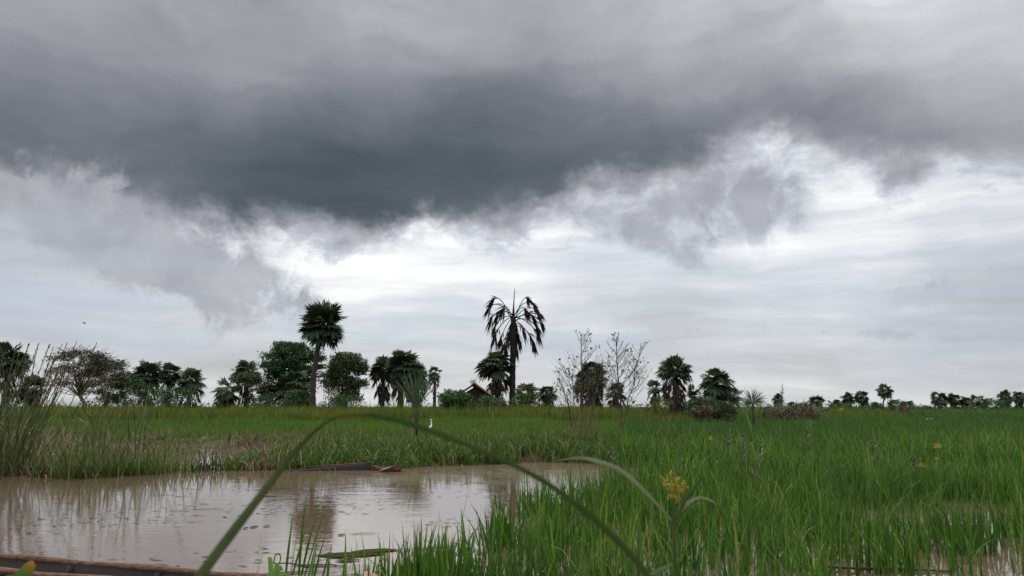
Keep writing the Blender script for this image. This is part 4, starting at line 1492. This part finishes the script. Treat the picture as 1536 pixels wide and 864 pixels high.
# ------------------------------------------------------------------ floating leaves and flakes
def float_leaf(label, px, py, L, w, rz, tone, grp='leaves floating on the pond'):
    c = gp(px, py)
    g = Geo()
    L *= 1.25
    w *= 2.0
    d = np.array([math.cos(rz), math.sin(rz), 0]) * L / 2
    cc = np.array([c[0], c[1], 0.006])
    ribbon(g, [cc - d, cc - d * .4 + [0, 0, .003], cc + d * .3 + [0, 0.01, .004], cc + d], [.003, w, w * .9, .002], side=(0, 0, 1), tone=tone, fold=0.0)
    return tag(g.build('floating_leaf', FLOATLEAF), label, 'leaf', grp)


float_leaf('largest long dark green leaf floating before the reddish block', 528, 833, 0.62, .13, 0.12, 0.15)
float_leaf('green leaf overlapping the largest floating one', 565, 827, 0.45, .10, 0.2, 0.3)
float_leaf('dark curled leaf floating just below the largest floating one', 522, 842, .22, .05, 0.3, 0.1)
float_leaf('long dark leaf floating between the thin blades by the weed', 478, 849, .45, .04, -.05, 0.1)
float_leaf('slim leaf floating in the corner next to the weed', 440, 860, .5, .03, .15, 0.1)
float_leaf('tan straw floating alone below the reed reflections', 267, 767, .32, .022, .1, .9)
float_leaf('longer tan straw floating next to the lone tan straw', 311, 764, .34, .022, .12, .85)
float_leaf('brown pointed leaf floating beside the arching leaf', 401, 744, .30, .05, .1, 1.0)
float_leaf('small dark leaf floating near a round speck below the brown pointed leaf', 381, 791, .10, .05, .1, 0.0)
float_leaf('round dark speck of leaf floating beside the small dark leaf', 368, 793, .05, .045, .1, 0.0)
float_leaf('small green leaf floating under the palm reflection', 400, 790, .08, .04, .2, .3)
float_leaf('small brown leaf floating in open water before the rice clump', 512, 803, .08, .05, .1, .6)
float_leaf('thin dark straw floating near the rice at the pond end', 713, 724, .45, .03, -.1, .2)
float_leaf('long dark stem drifting in mid pond', 545, 801, .30, .02, .15, .1)

# drifting flakes of scum
n = 3600
x, y = scatter(n, 6.0, 19, 20, 900)
c_ = snoise(x * 0.6, y * 2.2, 1.4, 3) + 0.6 * snoise(x, y * 2.0, 2.3, 8)
k = inside(POND, x, y) & (c_ > 0.1) & (x > -6.5)
x, y = x[k], y[k]
n = len(x)
L = rng.uniform(0.015, 0.07, n) * rng.uniform(0.5, 1.8, n)
Wd = rng.uniform(0.006, 0.022, n)
a = rng.normal(0.08, 0.35, n)
z = np.full(n, 0.004) + rng.uniform(0, 0.002, n)
dx, dy = np.cos(a) * L, np.sin(a) * L
ex, ey = -np.sin(a) * Wd, np.cos(a) * Wd
V = np.stack([np.stack([x - dx, y - dy, z], 1), np.stack([x + ex, y + ey, z], 1), np.stack([x + dx, y + dy, z], 1), np.stack([x - ex, y - ey, z], 1)], 1).reshape(-1, 3)
g = Geo()
g.add(V, (np.arange(n) * 4)[:, None] + np.array([0, 3, 2, 1]), None, np.repeat(rng.random(n), 4))
tag(g.build('floating_debris', DEBRIS), 'small dark flakes drifting on the muddy water', None, None, 'stuff')

# ------------------------------------------------------------------ hut, rail, birds, far odds and ends
YH = 66
s = mpp(YH)
apex = at(711, 578, YH)
eL = at(668, 606, YH)
eR = at(757, 609, YH)
zb = hz(apex[0], YH)
root = thing('thatched_hut', 'dark thatched hut with pointed gable half buried in green vines', 'hut', (apex[0], YH, zb))
dpt = np.array([-0.35, 4.0, 0])
th = np.array([0, 0, 0.16])
for a, b in ((apex, eL), (apex, eR)):
    g = Geo()
    b2 = b + (b - a) * 0.05
    P = [a, b2, b2 + dpt, a + dpt]
    nu, nv = 8, 8
    vs = []
    for lay in (0, 1):
        for i in range(nu + 1):
            for j in range(nv + 1):
                u, w = i / nu, j / nv
                p = (1 - u) * ((1 - w) * P[0] + w * P[3]) + u * ((1 - w) * P[1] + w * P[2])
                vs.append(p + (th + np.array([0, 0, rng.normal(0, .03)])) * lay)
    q = []
    m = (nu + 1) * (nv + 1)
    for i in range(nu):
        for j in range(nv):
            k0 = i * (nv + 1) + j
            q.append((k0, k0 + 1, k0 + nv + 2, k0 + nv + 1))
            q.append((m + k0, m + k0 + nv + 1, m + k0 + nv + 2, m + k0 + 1))
    for i in range(nu):
        for j in (0, nv):
            k0 = i * (nv + 1) + j
            q.append((k0, k0 + nv + 1, m + k0 + nv + 1, m + k0))
    for j in range(nv):
        for i in (0, nu):
            k0 = i * (nv + 1) + j
            q.append((k0, k0 + 1, m + k0 + 1, m + k0))
    g.add(np.array(vs), q)
    g.build('roof', THATCH, root)
g = Geo()
w0 = apex + np.array([0.05, 0.35, -0.12])
wl = np.array([eL[0] * 0.8 + apex[0] * 0.2, YH + .35, eL[2] * .8 + apex[2] * .2 - 0.1])
wr = np.array([eR[0] * 0.8 + apex[0] * 0.2, YH + .35, eR[2] * .8 + apex[2] * .2 - 0.1])
f = [w0, wl, np.array([wl[0], wl[1], zb]), np.array([wr[0], wr[1], zb]), wr]
V = np.array(f + [p + np.array([-.3, 3.2, 0]) for p in f])
g.add(V, [(0, 1, 2, 4), (5, 9, 7, 6), (1, 6, 7, 2), (2, 7, 8, 3), (3, 8, 9, 4)], [(2, 3, 4), (7, 9, 8)])
g.build('gable_wall', MUDWALL, root)
g = Geo()
g.tube([apex + [0.1, -.06, .17], (apex + eR) / 2 + [0, -.06, .16], apex * .35 + eR * .65 + [0, -.06, .12]], [.07, .06, .03], 5)
g.build('roof_edge', THATCHEDGE, root)
g = Geo()
for i in range(4):
    g.tube([apex + [-.1 + .06 * i, -.03, .05], apex + [-.35 + .2 * i, -.05, .42 - .05 * i]], [.04, .02], 4)
g.leaves(apex + rng.normal(0, .15, (60, 3)) + [-.1, 0, .28], .14, None)
g.build('ridge_leaves', BUSH, root)

rl0, rl1 = at(735, 602, 60), at(777, 602, 60)
root = thing('wooden_rail', 'thin pale rail on posts between the hut and the dead palm', 'fence', (rl0[0], 60, hz(rl0[0], 60)))
g = Geo()
g.tube([rl0, (rl0 + rl1) / 2 + [0, 0, .02], rl1], [.035, .03, .03], 5)
g.build('rail', PALETWIG, root)
for p in (rl0, rl1):
    g = Geo()
    g.tube([(p[0], 60.06, hz(p[0], 60)), (p[0], 60.06, p[2] + .05)], [.04, .035], 5)
    g.build('post', PALETWIG, root)


def ellipsoid(geo, c, r, n=10, m=8, fn=None):
    vs = []
    for i in range(m + 1):
        ph = PI * i / m
        for j in range(n):
            a = 2 * PI * j / n
            vs.append((c[0] + r[0] * math.sin(ph) * math.cos(a), c[1] + r[1] * math.sin(ph) * math.sin(a), c[2] + r[2] * math.cos(ph)))
    q = []
    for i in range(m):
        for j in range(n):
            q.append((i * n + j, i * n + (j + 1) % n, (i + 1) * n + (j + 1) % n, (i + 1) * n + j))
    geo.add(np.array(vs), q)


# egret: one skinned surface (body, neck, head) plus beak and legs
YE = 31
pe = at(646, 633, YE)
zg = hz(pe[0], YE)
root = thing('egret', 'white egret standing with neck stretched up in the green grass', 'bird', (pe[0], YE, zg))
zt = at(646, 629.5, YE)[2]
x0 = pe[0]
g = Geo()
body = [(x0 - .10, YE, zt - .46), (x0 - .06, YE, zt - .40), (x0 - .01, YE, zt - .30), (x0 + .03, YE, zt - .22), (x0 + .035, YE, zt - .15), (x0 + .015, YE, zt - .09), (x0 + .005, YE, zt - .04), (x0 + .02, YE, zt), (x0 + .05, YE, zt - .005)]
g.tube(body, [.01, .04, .055, .04, .025, .02, .02, .027, .012], 10)
g.build('body', WHITE, root, True)
g = Geo()
g.tube([(x0 + .05, YE, zt - .005), (x0 + .13, YE, zt - .02)], [.014, .002], 6)
g.build('beak', BEAK, root)
for dx in (-.03, .03):
    g = Geo()
    g.tube([(x0 - .03 + dx, YE + dx, zt - .38), (x0 - .02 + dx, YE + dx, (zt - .38 + zg) / 2), (x0 - .03 + dx, YE + dx, zg - .02)], [.012, .009, .008], 5)
    g.build('leg', DARKFEATHER, root)

# swallow-sized bird in the sky
c = at(127, 485, 55)
root = thing('flying_bird', 'tiny dark bird flying over the acacia', 'bird', tuple(c))
g = Geo()
g.tube([c + [-.10, 0, .04], c + [-.04, 0, .02], c + [.03, 0, -.01], c + [.09, 0, -.03]], [.008, .03, .035, .008], 8)
g.build('body', DARKFEATHER, root, True)
for sg in (-1, 1):
    g = Geo()
    g.add(np.array([c + [-.03, 0, .02], c + [.04, 0, 0], c + [.02, sg * .12, .08], c + [-.08, sg * .2, .07], c + [-.03, 0, .03], c + [.04, 0, .01], c + [.02, sg * .12, .087], c + [-.08, sg * .2, .075]]),
          [(0, 1, 2, 3), (7, 6, 5, 4), (0, 4, 5, 1), (1, 5, 6, 2), (2, 6, 7, 3), (3, 7, 4, 0)])
    g.build('wing', DARKFEATHER, root)


def lump(name, label, cat, px, py, w, h, Y, mat):
    c = at(px, py, Y)
    s = mpp(Y)
    g = Geo()
    ellipsoid(g, c, (w * s / 2, w * s / 2.4, h * s / 2), 12, 9)
    v = g.v[0]
    v += rng.normal(0, 0.03 * w * s, v.shape)
    return tag(g.build(name, mat, None, True), label, cat)


# stumps and bundles at the far field edge
for lb, px, top, w in (('dark tree stump beyond the rice beside the leaning sticks', 1406, 624, 7), ('dark narrow stump near the young spiky fan palm', 1146, 616, 6)):
    Yx = 66
    tp_ = at(px, top, Yx)
    s = mpp(Yx)
    root = thing('tree_stump', lb, 'stump', (tp_[0], Yx, hz(tp_[0], Yx)), 'stumps at the field edge')
    g = Geo()
    zb = hz(tp_[0], Yx) - .05
    n = 7
    t = np.linspace(0, 1, n)
    g.tube(np.stack([tp_[0] + rng.normal(0, .02, n), np.full(n, Yx), zb + (tp_[2] - zb) * t], 1), w * s * .5 * np.array([1.25, 1.1, 1.0, 1.02, 1.05, .95, .7]), 9)
    g.build('trunk', BARK, root)
    g = Geo()
    g.tube([tp_ + [.05, 0, -.1], tp_ + [.16, 0, .06]], [.05, .02], 5)
    g.build('snag', BARK, root)
for lb, px0, py0, px1, py1 in (('leaning pale stick at the far field edge by the dark stump', 1391, 627, 1386, 609), ('second pale stick leaning over the dark stump', 1414, 628, 1409, 618)):
    a, b = at(px0, py0, 66), at(px1, py1, 66)
    a[2] = hz(a[0], 66)
    g = Geo()
    g.tube([a, (a + b) / 2 + [.03, 0, 0], b], [.04, .03, .02], 5)
    tag(g.build('stick', PALETWIG), lb, 'stick')
o = lump('pale_bundle', 'small pale pinkish bundle lying beside the leaning stick', 'bundle', 1392, 629.0, 4.5, 3.2, 64, PALECLOTH)
o = lump('pale_bundle', 'smallest pale bundle between the leaning stick and the stump', 'bundle', 1397.5, 628.6, 3.2, 2.4, 64, PALECLOTH)


# ------------------------------------------------------------------ sky, sun
def azel(px, py):
    d = ray(px, py)
    d = d / np.linalg.norm(d)
    return math.atan2(d[0], d[1]) * 11.38, math.asin(d[2]) * 11.38


w = bpy.data.worlds.new('World')
sc.world = w
w.use_nodes = True
w.node_tree.nodes.clear()
N = NT(w.node_tree)
dirv = N.n('ShaderNodeTexCoord').outputs['Generated']
nrm = N.n('ShaderNodeVectorMath', operation='NORMALIZE')
N.L.new(dirv, nrm.inputs[0])
sep = N.n('ShaderNodeSeparateXYZ')
N.L.new(nrm.outputs[0], sep.inputs[0])
AZ = N.m('MULTIPLY', N.m('ARCTAN2', sep.outputs[0], sep.outputs[1]), 11.38)
EL = N.m('MULTIPLY', N.m('ARCSINE', sep.outputs[2]), 11.38)
cmb = N.n('ShaderNodeCombineXYZ')
N.L.new(AZ, cmb.inputs[0])
N.L.new(EL, cmb.inputs[1])
P = cmb.outputs[0]
# billow and wisp displacement
wn = N.noise(P, 0.55, 6, 0.58, 0.0, out=1)
ws = N.n('ShaderNodeVectorMath', operation='SUBTRACT')
N.L.new(wn, ws.inputs[0])
ws.inputs[1].default_value = (0.5, 0.5, 0.5)
WARP = ws.outputs[0]
PW = N.vadd(P, N.vmul(WARP, (1.6, 1.1, 0)))


def srgb(v):
    v = v / 255.0
    return v / 12.92 if v <= 0.04045 else ((v + 0.055) / 1.055) ** 2.4


def rbf(points, vec, yscale, width, default):
    vs = N.vmul(vec, (1, yscale, 0))
    num, den = None, None
    for px, py, val in points:
        a, e = azel(px, py)
        d = N.n('ShaderNodeVectorMath', operation='DISTANCE')
        N.L.new(vs, d.inputs[0])
        d.inputs[1].default_value = (a, e * yscale, 0)
        dd = d.outputs['Value']
        wgt = N.m('EXPONENT', N.m('MULTIPLY', N.m('MULTIPLY', dd, dd), -1.0 / (width * width)))
        lv = srgb(val)
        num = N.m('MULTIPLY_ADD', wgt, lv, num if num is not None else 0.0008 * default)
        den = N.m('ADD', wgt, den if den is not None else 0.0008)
    return N.m('DIVIDE', num, den)


deck_pts = [(-150, 40, 156), (60, 20, 158), (60, 95, 138), (40, 160, 102), (60, 230, 112), (200, 60, 154), (210, 160, 112), (200, 240, 108), (330, 90, 156), (330, 180, 108), (330, 260, 92),
            (420, 310, 86), (480, 60, 158), (500, 150, 112), (510, 230, 82), (540, 300, 80), (600, 330, 98), (640, 70, 156), (650, 160, 112), (660, 240, 80), (700, 310, 98), (560, 20, 166), (760, 20, 166),
            (800, 110, 128), (790, 190, 112), (790, 240, 82), (800, 300, 104), (930, 40, 176), (930, 130, 138), (940, 200, 106), (960, 240, 98), (1080, 40, 188), (1080, 130, 138),
            (1090, 190, 108), (1150, 220, 108), (1220, 60, 198), (1230, 130, 146), (1230, 190, 112), (1330, 30, 222), (1340, 110, 168), (1350, 195, 124), (1440, 20, 204), (1450, 100, 186),
            (1460, 190, 142), (1530, 60, 186), (1530, 200, 156), (1680, 100, 186),
            (400, -150, 150), (900, -150, 165), (1300, -150, 175)]
low_pts = [(-100, 560, 205), (60, 600, 208), (60, 520, 208), (60, 430, 205), (60, 370, 200), (100, 330, 195), (200, 570, 214), (230, 480, 212), (330, 510, 200), (330, 590, 212), (420, 540, 206), (430, 470, 222), (400, 392, 278), (500, 392, 285), (600, 386, 285),
           (700, 386, 278), (560, 430, 258), (650, 470, 232), (600, 520, 220), (640, 570, 220), (760, 420, 250), (790, 360, 268), (860, 330, 240), (800, 540, 216), (900, 400, 236), (900, 480, 224), (880, 560, 216), (960, 500, 206), (1050, 450, 226), (1060, 540, 216),
           (1080, 590, 222), (1200, 300, 268), (1200, 360, 262), (1280, 290, 275), (1300, 350, 264), (1400, 290, 262), (1420, 350, 236), (1500, 300, 232), (1200, 440, 224), (1260, 500, 212), (1300, 400, 236), (1420, 430, 200), (1480, 430, 192), (1400, 480, 216), (1480, 510, 186), (1420, 500, 200),
           (1300, 560, 222), (1200, 590, 222), (1450, 570, 218), (1520, 600, 214), (1650, 500, 205), (1380, 610, 222), (500, 340, 240), (1100, 300, 235)]
deck = rbf(deck_pts, PW, 1.25, 0.85, 1.35)  # last argument: unseen sky away from the points, brightened to light the vegetation
PL = N.vadd(P, N.vmul(WARP, (2.0, 0.35, 0)))
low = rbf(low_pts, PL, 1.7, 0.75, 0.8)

# texture of the deck and of the thin layered cloud below
dn = N.noise(N.vmul(PW, (0.38, 1.35, 1)), 0.9, 9, 0.6, 0.0)
deck = N.m('MULTIPLY', deck, N.m('ADD', N.m('MULTIPLY', N.m('SUBTRACT', dn, 0.5), 1.0), 1.10))
sn = N.noise(N.vmul(PL, (0.22, 1.9, 1)), 1.3, 7, 0.6, 0.0)
sn2 = N.noise(N.vmul(PW, (0.7, 1.7, 1)), 1.5, 8, 0.6, 0.0)
low = N.m('MULTIPLY', low, N.m('ADD', N.m('MULTIPLY', N.m('SUBTRACT', sn, 0.52), 0.95), 0.95))
low = N.m('MULTIPLY', low, N.m('ADD', N.m('MULTIPLY', N.m('SUBTRACT', sn2, 0.5), 0.3), 1.0))

# lower edge of the dark deck
edge_px = [(-300, 250), (-100, 265), (0, 278), (100, 298), (180, 320), (250, 330), (320, 342), (400, 352), (470, 360), (540, 352), (600, 342), (640, 340), (700, 352), (760, 345), (820, 315), (880, 296), (950, 274),
           (1020, 252), (1100, 236), (1180, 236), (1260, 242), (1340, 254), (1420, 248), (1480, 253), (1540, 266), (1700, 270), (1900, 250)]
pts = [azel(a, b) for a, b in edge_px]
azn = N.n('ShaderNodeMapRange')
azn.inputs[1].default_value = -14
azn.inputs[2].default_value = 14
N.L.new(AZ, azn.inputs[0])
stops = [(0.0, 2.2 / 8)] + [((a + 14) / 28, e / 8) for a, e in pts] + [(1.0, 2.6 / 8)]
EDGE = N.m('MULTIPLY', N.ramp(azn.outputs[0], stops, 'EASE'), 8.0)
en1 = N.noise(N.vmul(P, (0.8, 1.15, 1)), 0.75, 9, 0.56, 0.0)
en2 = N.noise(PW, 2.2, 9, 0.64, 0.0)
nzd = N.m('ADD', N.m('MULTIPLY', N.m('SUBTRACT', en1, 0.5), 2.1), N.m('MULTIPLY', N.m('SUBTRACT', en2, 0.5), 0.75))
d0 = N.m('SUBTRACT', EL, EDGE)
fade = N.n('ShaderNodeMapRange', interpolation_type='SMOOTHSTEP')
fade.inputs[1].default_value = 0.1
fade.inputs[2].default_value = 1.3
fade.inputs[3].default_value = 1.0
fade.inputs[4].default_value = 0.15
N.L.new(d0, fade.inputs[0])
dist = N.m('ADD', d0, N.m('MULTIPLY', nzd, fade.outputs[0]))
# ragged half transparent grey fringe below the dark deck
f1 = N.noise(N.vadd(N.vmul(PW, (0.75, 1.25, 1)), (4, 9, 0)), 1.2, 10, 0.63, 0.0)
dist2 = N.m('ADD', N.m('ADD', d0, 0.12), N.m('MULTIPLY', N.m('SUBTRACT', f1, 0.5), 3.4))
mr2 = N.n('ShaderNodeMapRange', interpolation_type='SMOOTHSTEP')
mr2.inputs[1].default_value = -0.2
mr2.inputs[2].default_value = 0.5
N.L.new(dist2, mr2.inputs[0])
FR = N.n('ShaderNodeMix', data_type='FLOAT')
N.L.new(N.m('MULTIPLY', mr2.outputs[0], 0.72), FR.inputs[0])
N.L.new(low, FR.inputs[2])
N.L.new(N.m('MULTIPLY', N.m('ADD', N.m('MULTIPLY', N.m('SUBTRACT', sn2, 0.5), 1.2), 1.0), srgb(168)), FR.inputs[3])
low = FR.outputs[0]
mr = N.n('ShaderNodeMapRange', interpolation_type='SMOOTHSTEP')
mr.inputs[1].default_value = -0.45
mr.inputs[2].default_value = 0.55
N.L.new(dist, mr.inputs[0])
ALPHA = mr.outputs[0]
LUM = N.n('ShaderNodeMix', data_type='FLOAT')
N.L.new(ALPHA, LUM.inputs[0])
N.L.new(low, LUM.inputs[2])
N.L.new(deck, LUM.inputs[3])
lum = LUM.outputs[0]

# ragged mid grey wisps hanging below the deck
def wisp(lum, blobs, val, lo, hi, seed, amp=3.4):
    dens = None
    for px, py, sx, sy, rot, amt in blobs:
        a, e = azel(px, py)
        mp = N.n('ShaderNodeMapping', vector_type='TEXTURE')
        N.L.new(P, mp.inputs[0])
        mp.inputs['Location'].default_value = (a, e, 0)
        mp.inputs['Rotation'].default_value = (0, 0, rot)
        mp.inputs['Scale'].default_value = (sx / 100, sy / 100, 1)
        ln = N.n('ShaderNodeVectorMath', operation='LENGTH')
        N.L.new(mp.outputs[0], ln.inputs[0])
        l = ln.outputs['Value']
        gsn = N.m('MULTIPLY', N.m('EXPONENT', N.m('MULTIPLY', N.m('MULTIPLY', l, l), -1.0)), amt)
        dens = gsn if dens is None else N.m('ADD', dens, gsn)
    nn = N.noise(N.vadd(PW, (seed, seed * 1.7, 0)), 1.5, 10, 0.64, 0.0)
    v = N.m('ADD', dens, N.m('MULTIPLY', N.m('SUBTRACT', nn, 0.5), amp))
    r = N.n('ShaderNodeMapRange', interpolation_type='SMOOTHSTEP')
    r.inputs[1].default_value = lo
    r.inputs[2].default_value = hi
    N.L.new(v, r.inputs[0])
    n2 = N.noise(N.vadd(P, (seed * 2, 3, 0)), 1.4, 7, 0.6, 0.4)
    tv = N.m('MULTIPLY', N.m('ADD', N.m('MULTIPLY', N.m('SUBTRACT', n2, 0.5), 0.9), 1.0), srgb(val))
    mx = N.n('ShaderNodeMix', data_type='FLOAT')
    N.L.new(N.m('MULTIPLY', r.outputs[0], N.m('MULTIPLY', N.m('MINIMUM', N.m('MULTIPLY', dens, 2.2), 1.0), 0.92)), mx.inputs[0])
    N.L.new(lum, mx.inputs[2])
    N.L.new(tv, mx.inputs[3])
    return mx.outputs[0]


lum = wisp(lum, [(60, 320, 170, 28, -0.45, .75), (220, 370, 170, 60, -0.5, 1.0), (340, 412, 150, 34, -0.35, .8), (120, 345, 110, 30, -0.4, .6)], 172, 0.28, 0.95, 11.3)
lum = wisp(lum, [(1060, 300, 150, 62, 0.1, .95), (1140, 310, 60, 50, 0.5, .6), (1000, 370, 80, 22, -0.5, .6), (880, 320, 70, 28, -0.2, .5), (740, 335, 90, 28, 0, .5)], 164, 0.1, 1.15, 5.1, 2.5)
lum = wisp(lum, [(1480, 430, 130, 20, 0.0, .7), (1480, 508, 120, 10, -0.05, .7), (1300, 500, 140, 9, -0.06, .5), (980, 500, 120, 9, 0.12, .45)], 188, 0.35, 0.9, 2.7)

# tint by brightness: slate in the dark base, lilac grey in between, near white where the light comes through
TINT = N.ramp(lum, [(0.0, (.78, 1.0, 1.15)), (0.10, (.80, 1.0, 1.16)), (0.18, (.90, 1.0, 1.16)), (0.28, (.975, .995, 1.13)), (0.42, (.985, .995, 1.07)), (0.66, (.96, .995, 1.06)), (0.88, (.995, 1.0, 1.015)), (1.0, (1.0, 1.0, 1.0))])
cloud = N.n('ShaderNodeVectorMath', operation='SCALE')
N.L.new(TINT, cloud.inputs[0])
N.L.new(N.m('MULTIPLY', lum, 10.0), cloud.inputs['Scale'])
sky = N.n('ShaderNodeTexSky', sky_type='NISHITA')
sky.sun_disc = False
SUN_EL, SUN_AZ = math.radians(48), math.radians(-14)
sky.sun_elevation = SUN_EL
sky.sun_rotation = SUN_AZ
thin = N.m('MULTIPLY', N.m('SUBTRACT', 1.0, ALPHA), 0.10)
# bluish gaps between the thin layers low over the horizon
bn = N.noise(N.vadd(N.vmul(PL, (0.2, 1.5, 1)), (7, 3, 0)), 1.0, 6, 0.55, 0.0)
bf = N.ramp(bn, [(0.46, 0.0), (0.62, 1.0)])
lowel = N.n('ShaderNodeMapRange', interpolation_type='SMOOTHSTEP')
lowel.inputs[1].default_value = 2.9
lowel.inputs[2].default_value = 1.3
N.L.new(EL, lowel.inputs[0])
above = N.n('ShaderNodeMapRange', interpolation_type='SMOOTHSTEP')
above.inputs[1].default_value = 0.15
above.inputs[2].default_value = 0.7
N.L.new(EL, above.inputs[0])
bf = N.m('MULTIPLY', N.m('MULTIPLY', bf, N.m('MULTIPLY', lowel.outputs[0], above.outputs[0])), 0.6)
blue = N.mix(bf, cloud.outputs[0], (4.9, 5.5, 6.7))
mixed = N.mix(thin, blue, sky.outputs[0])
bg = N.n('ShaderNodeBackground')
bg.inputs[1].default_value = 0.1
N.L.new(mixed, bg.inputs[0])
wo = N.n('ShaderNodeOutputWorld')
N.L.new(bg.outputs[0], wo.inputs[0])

sl = bpy.data.lights.new('sun', 'SUN')
sl.energy = 1.5
sl.angle = math.radians(25)
sl.color = (1.0, 0.96, 0.9)
so = bpy.data.objects.new('sun', sl)
COL.objects.link(so)
from mathutils import Vector
dv = Vector((math.sin(SUN_AZ) * math.cos(SUN_EL), math.cos(SUN_AZ) * math.cos(SUN_EL), math.sin(SUN_EL)))
so.rotation_euler = dv.to_track_quat('Z', 'Y').to_euler()

for o in ROOTS:
    if '_o' in o:
        del o['_o']

# ------------------------------------------------------------------ render settings
vs = sc.view_settings
vs.view_transform = 'Standard'
vs.look = 'None'
vs.exposure = 0
vs.gamma = 1
vs.use_curve_mapping = False
sc.render.engine = 'CYCLES'
cy = sc.cycles
cy.max_bounces = 5
cy.diffuse_bounces = 3
cy.glossy_bounces = 3
cy.transmission_bounces = 3
cy.use_denoising = True
cy.caustics_reflective = False
cy.caustics_refractive = False
cy.sample_clamp_indirect = 4
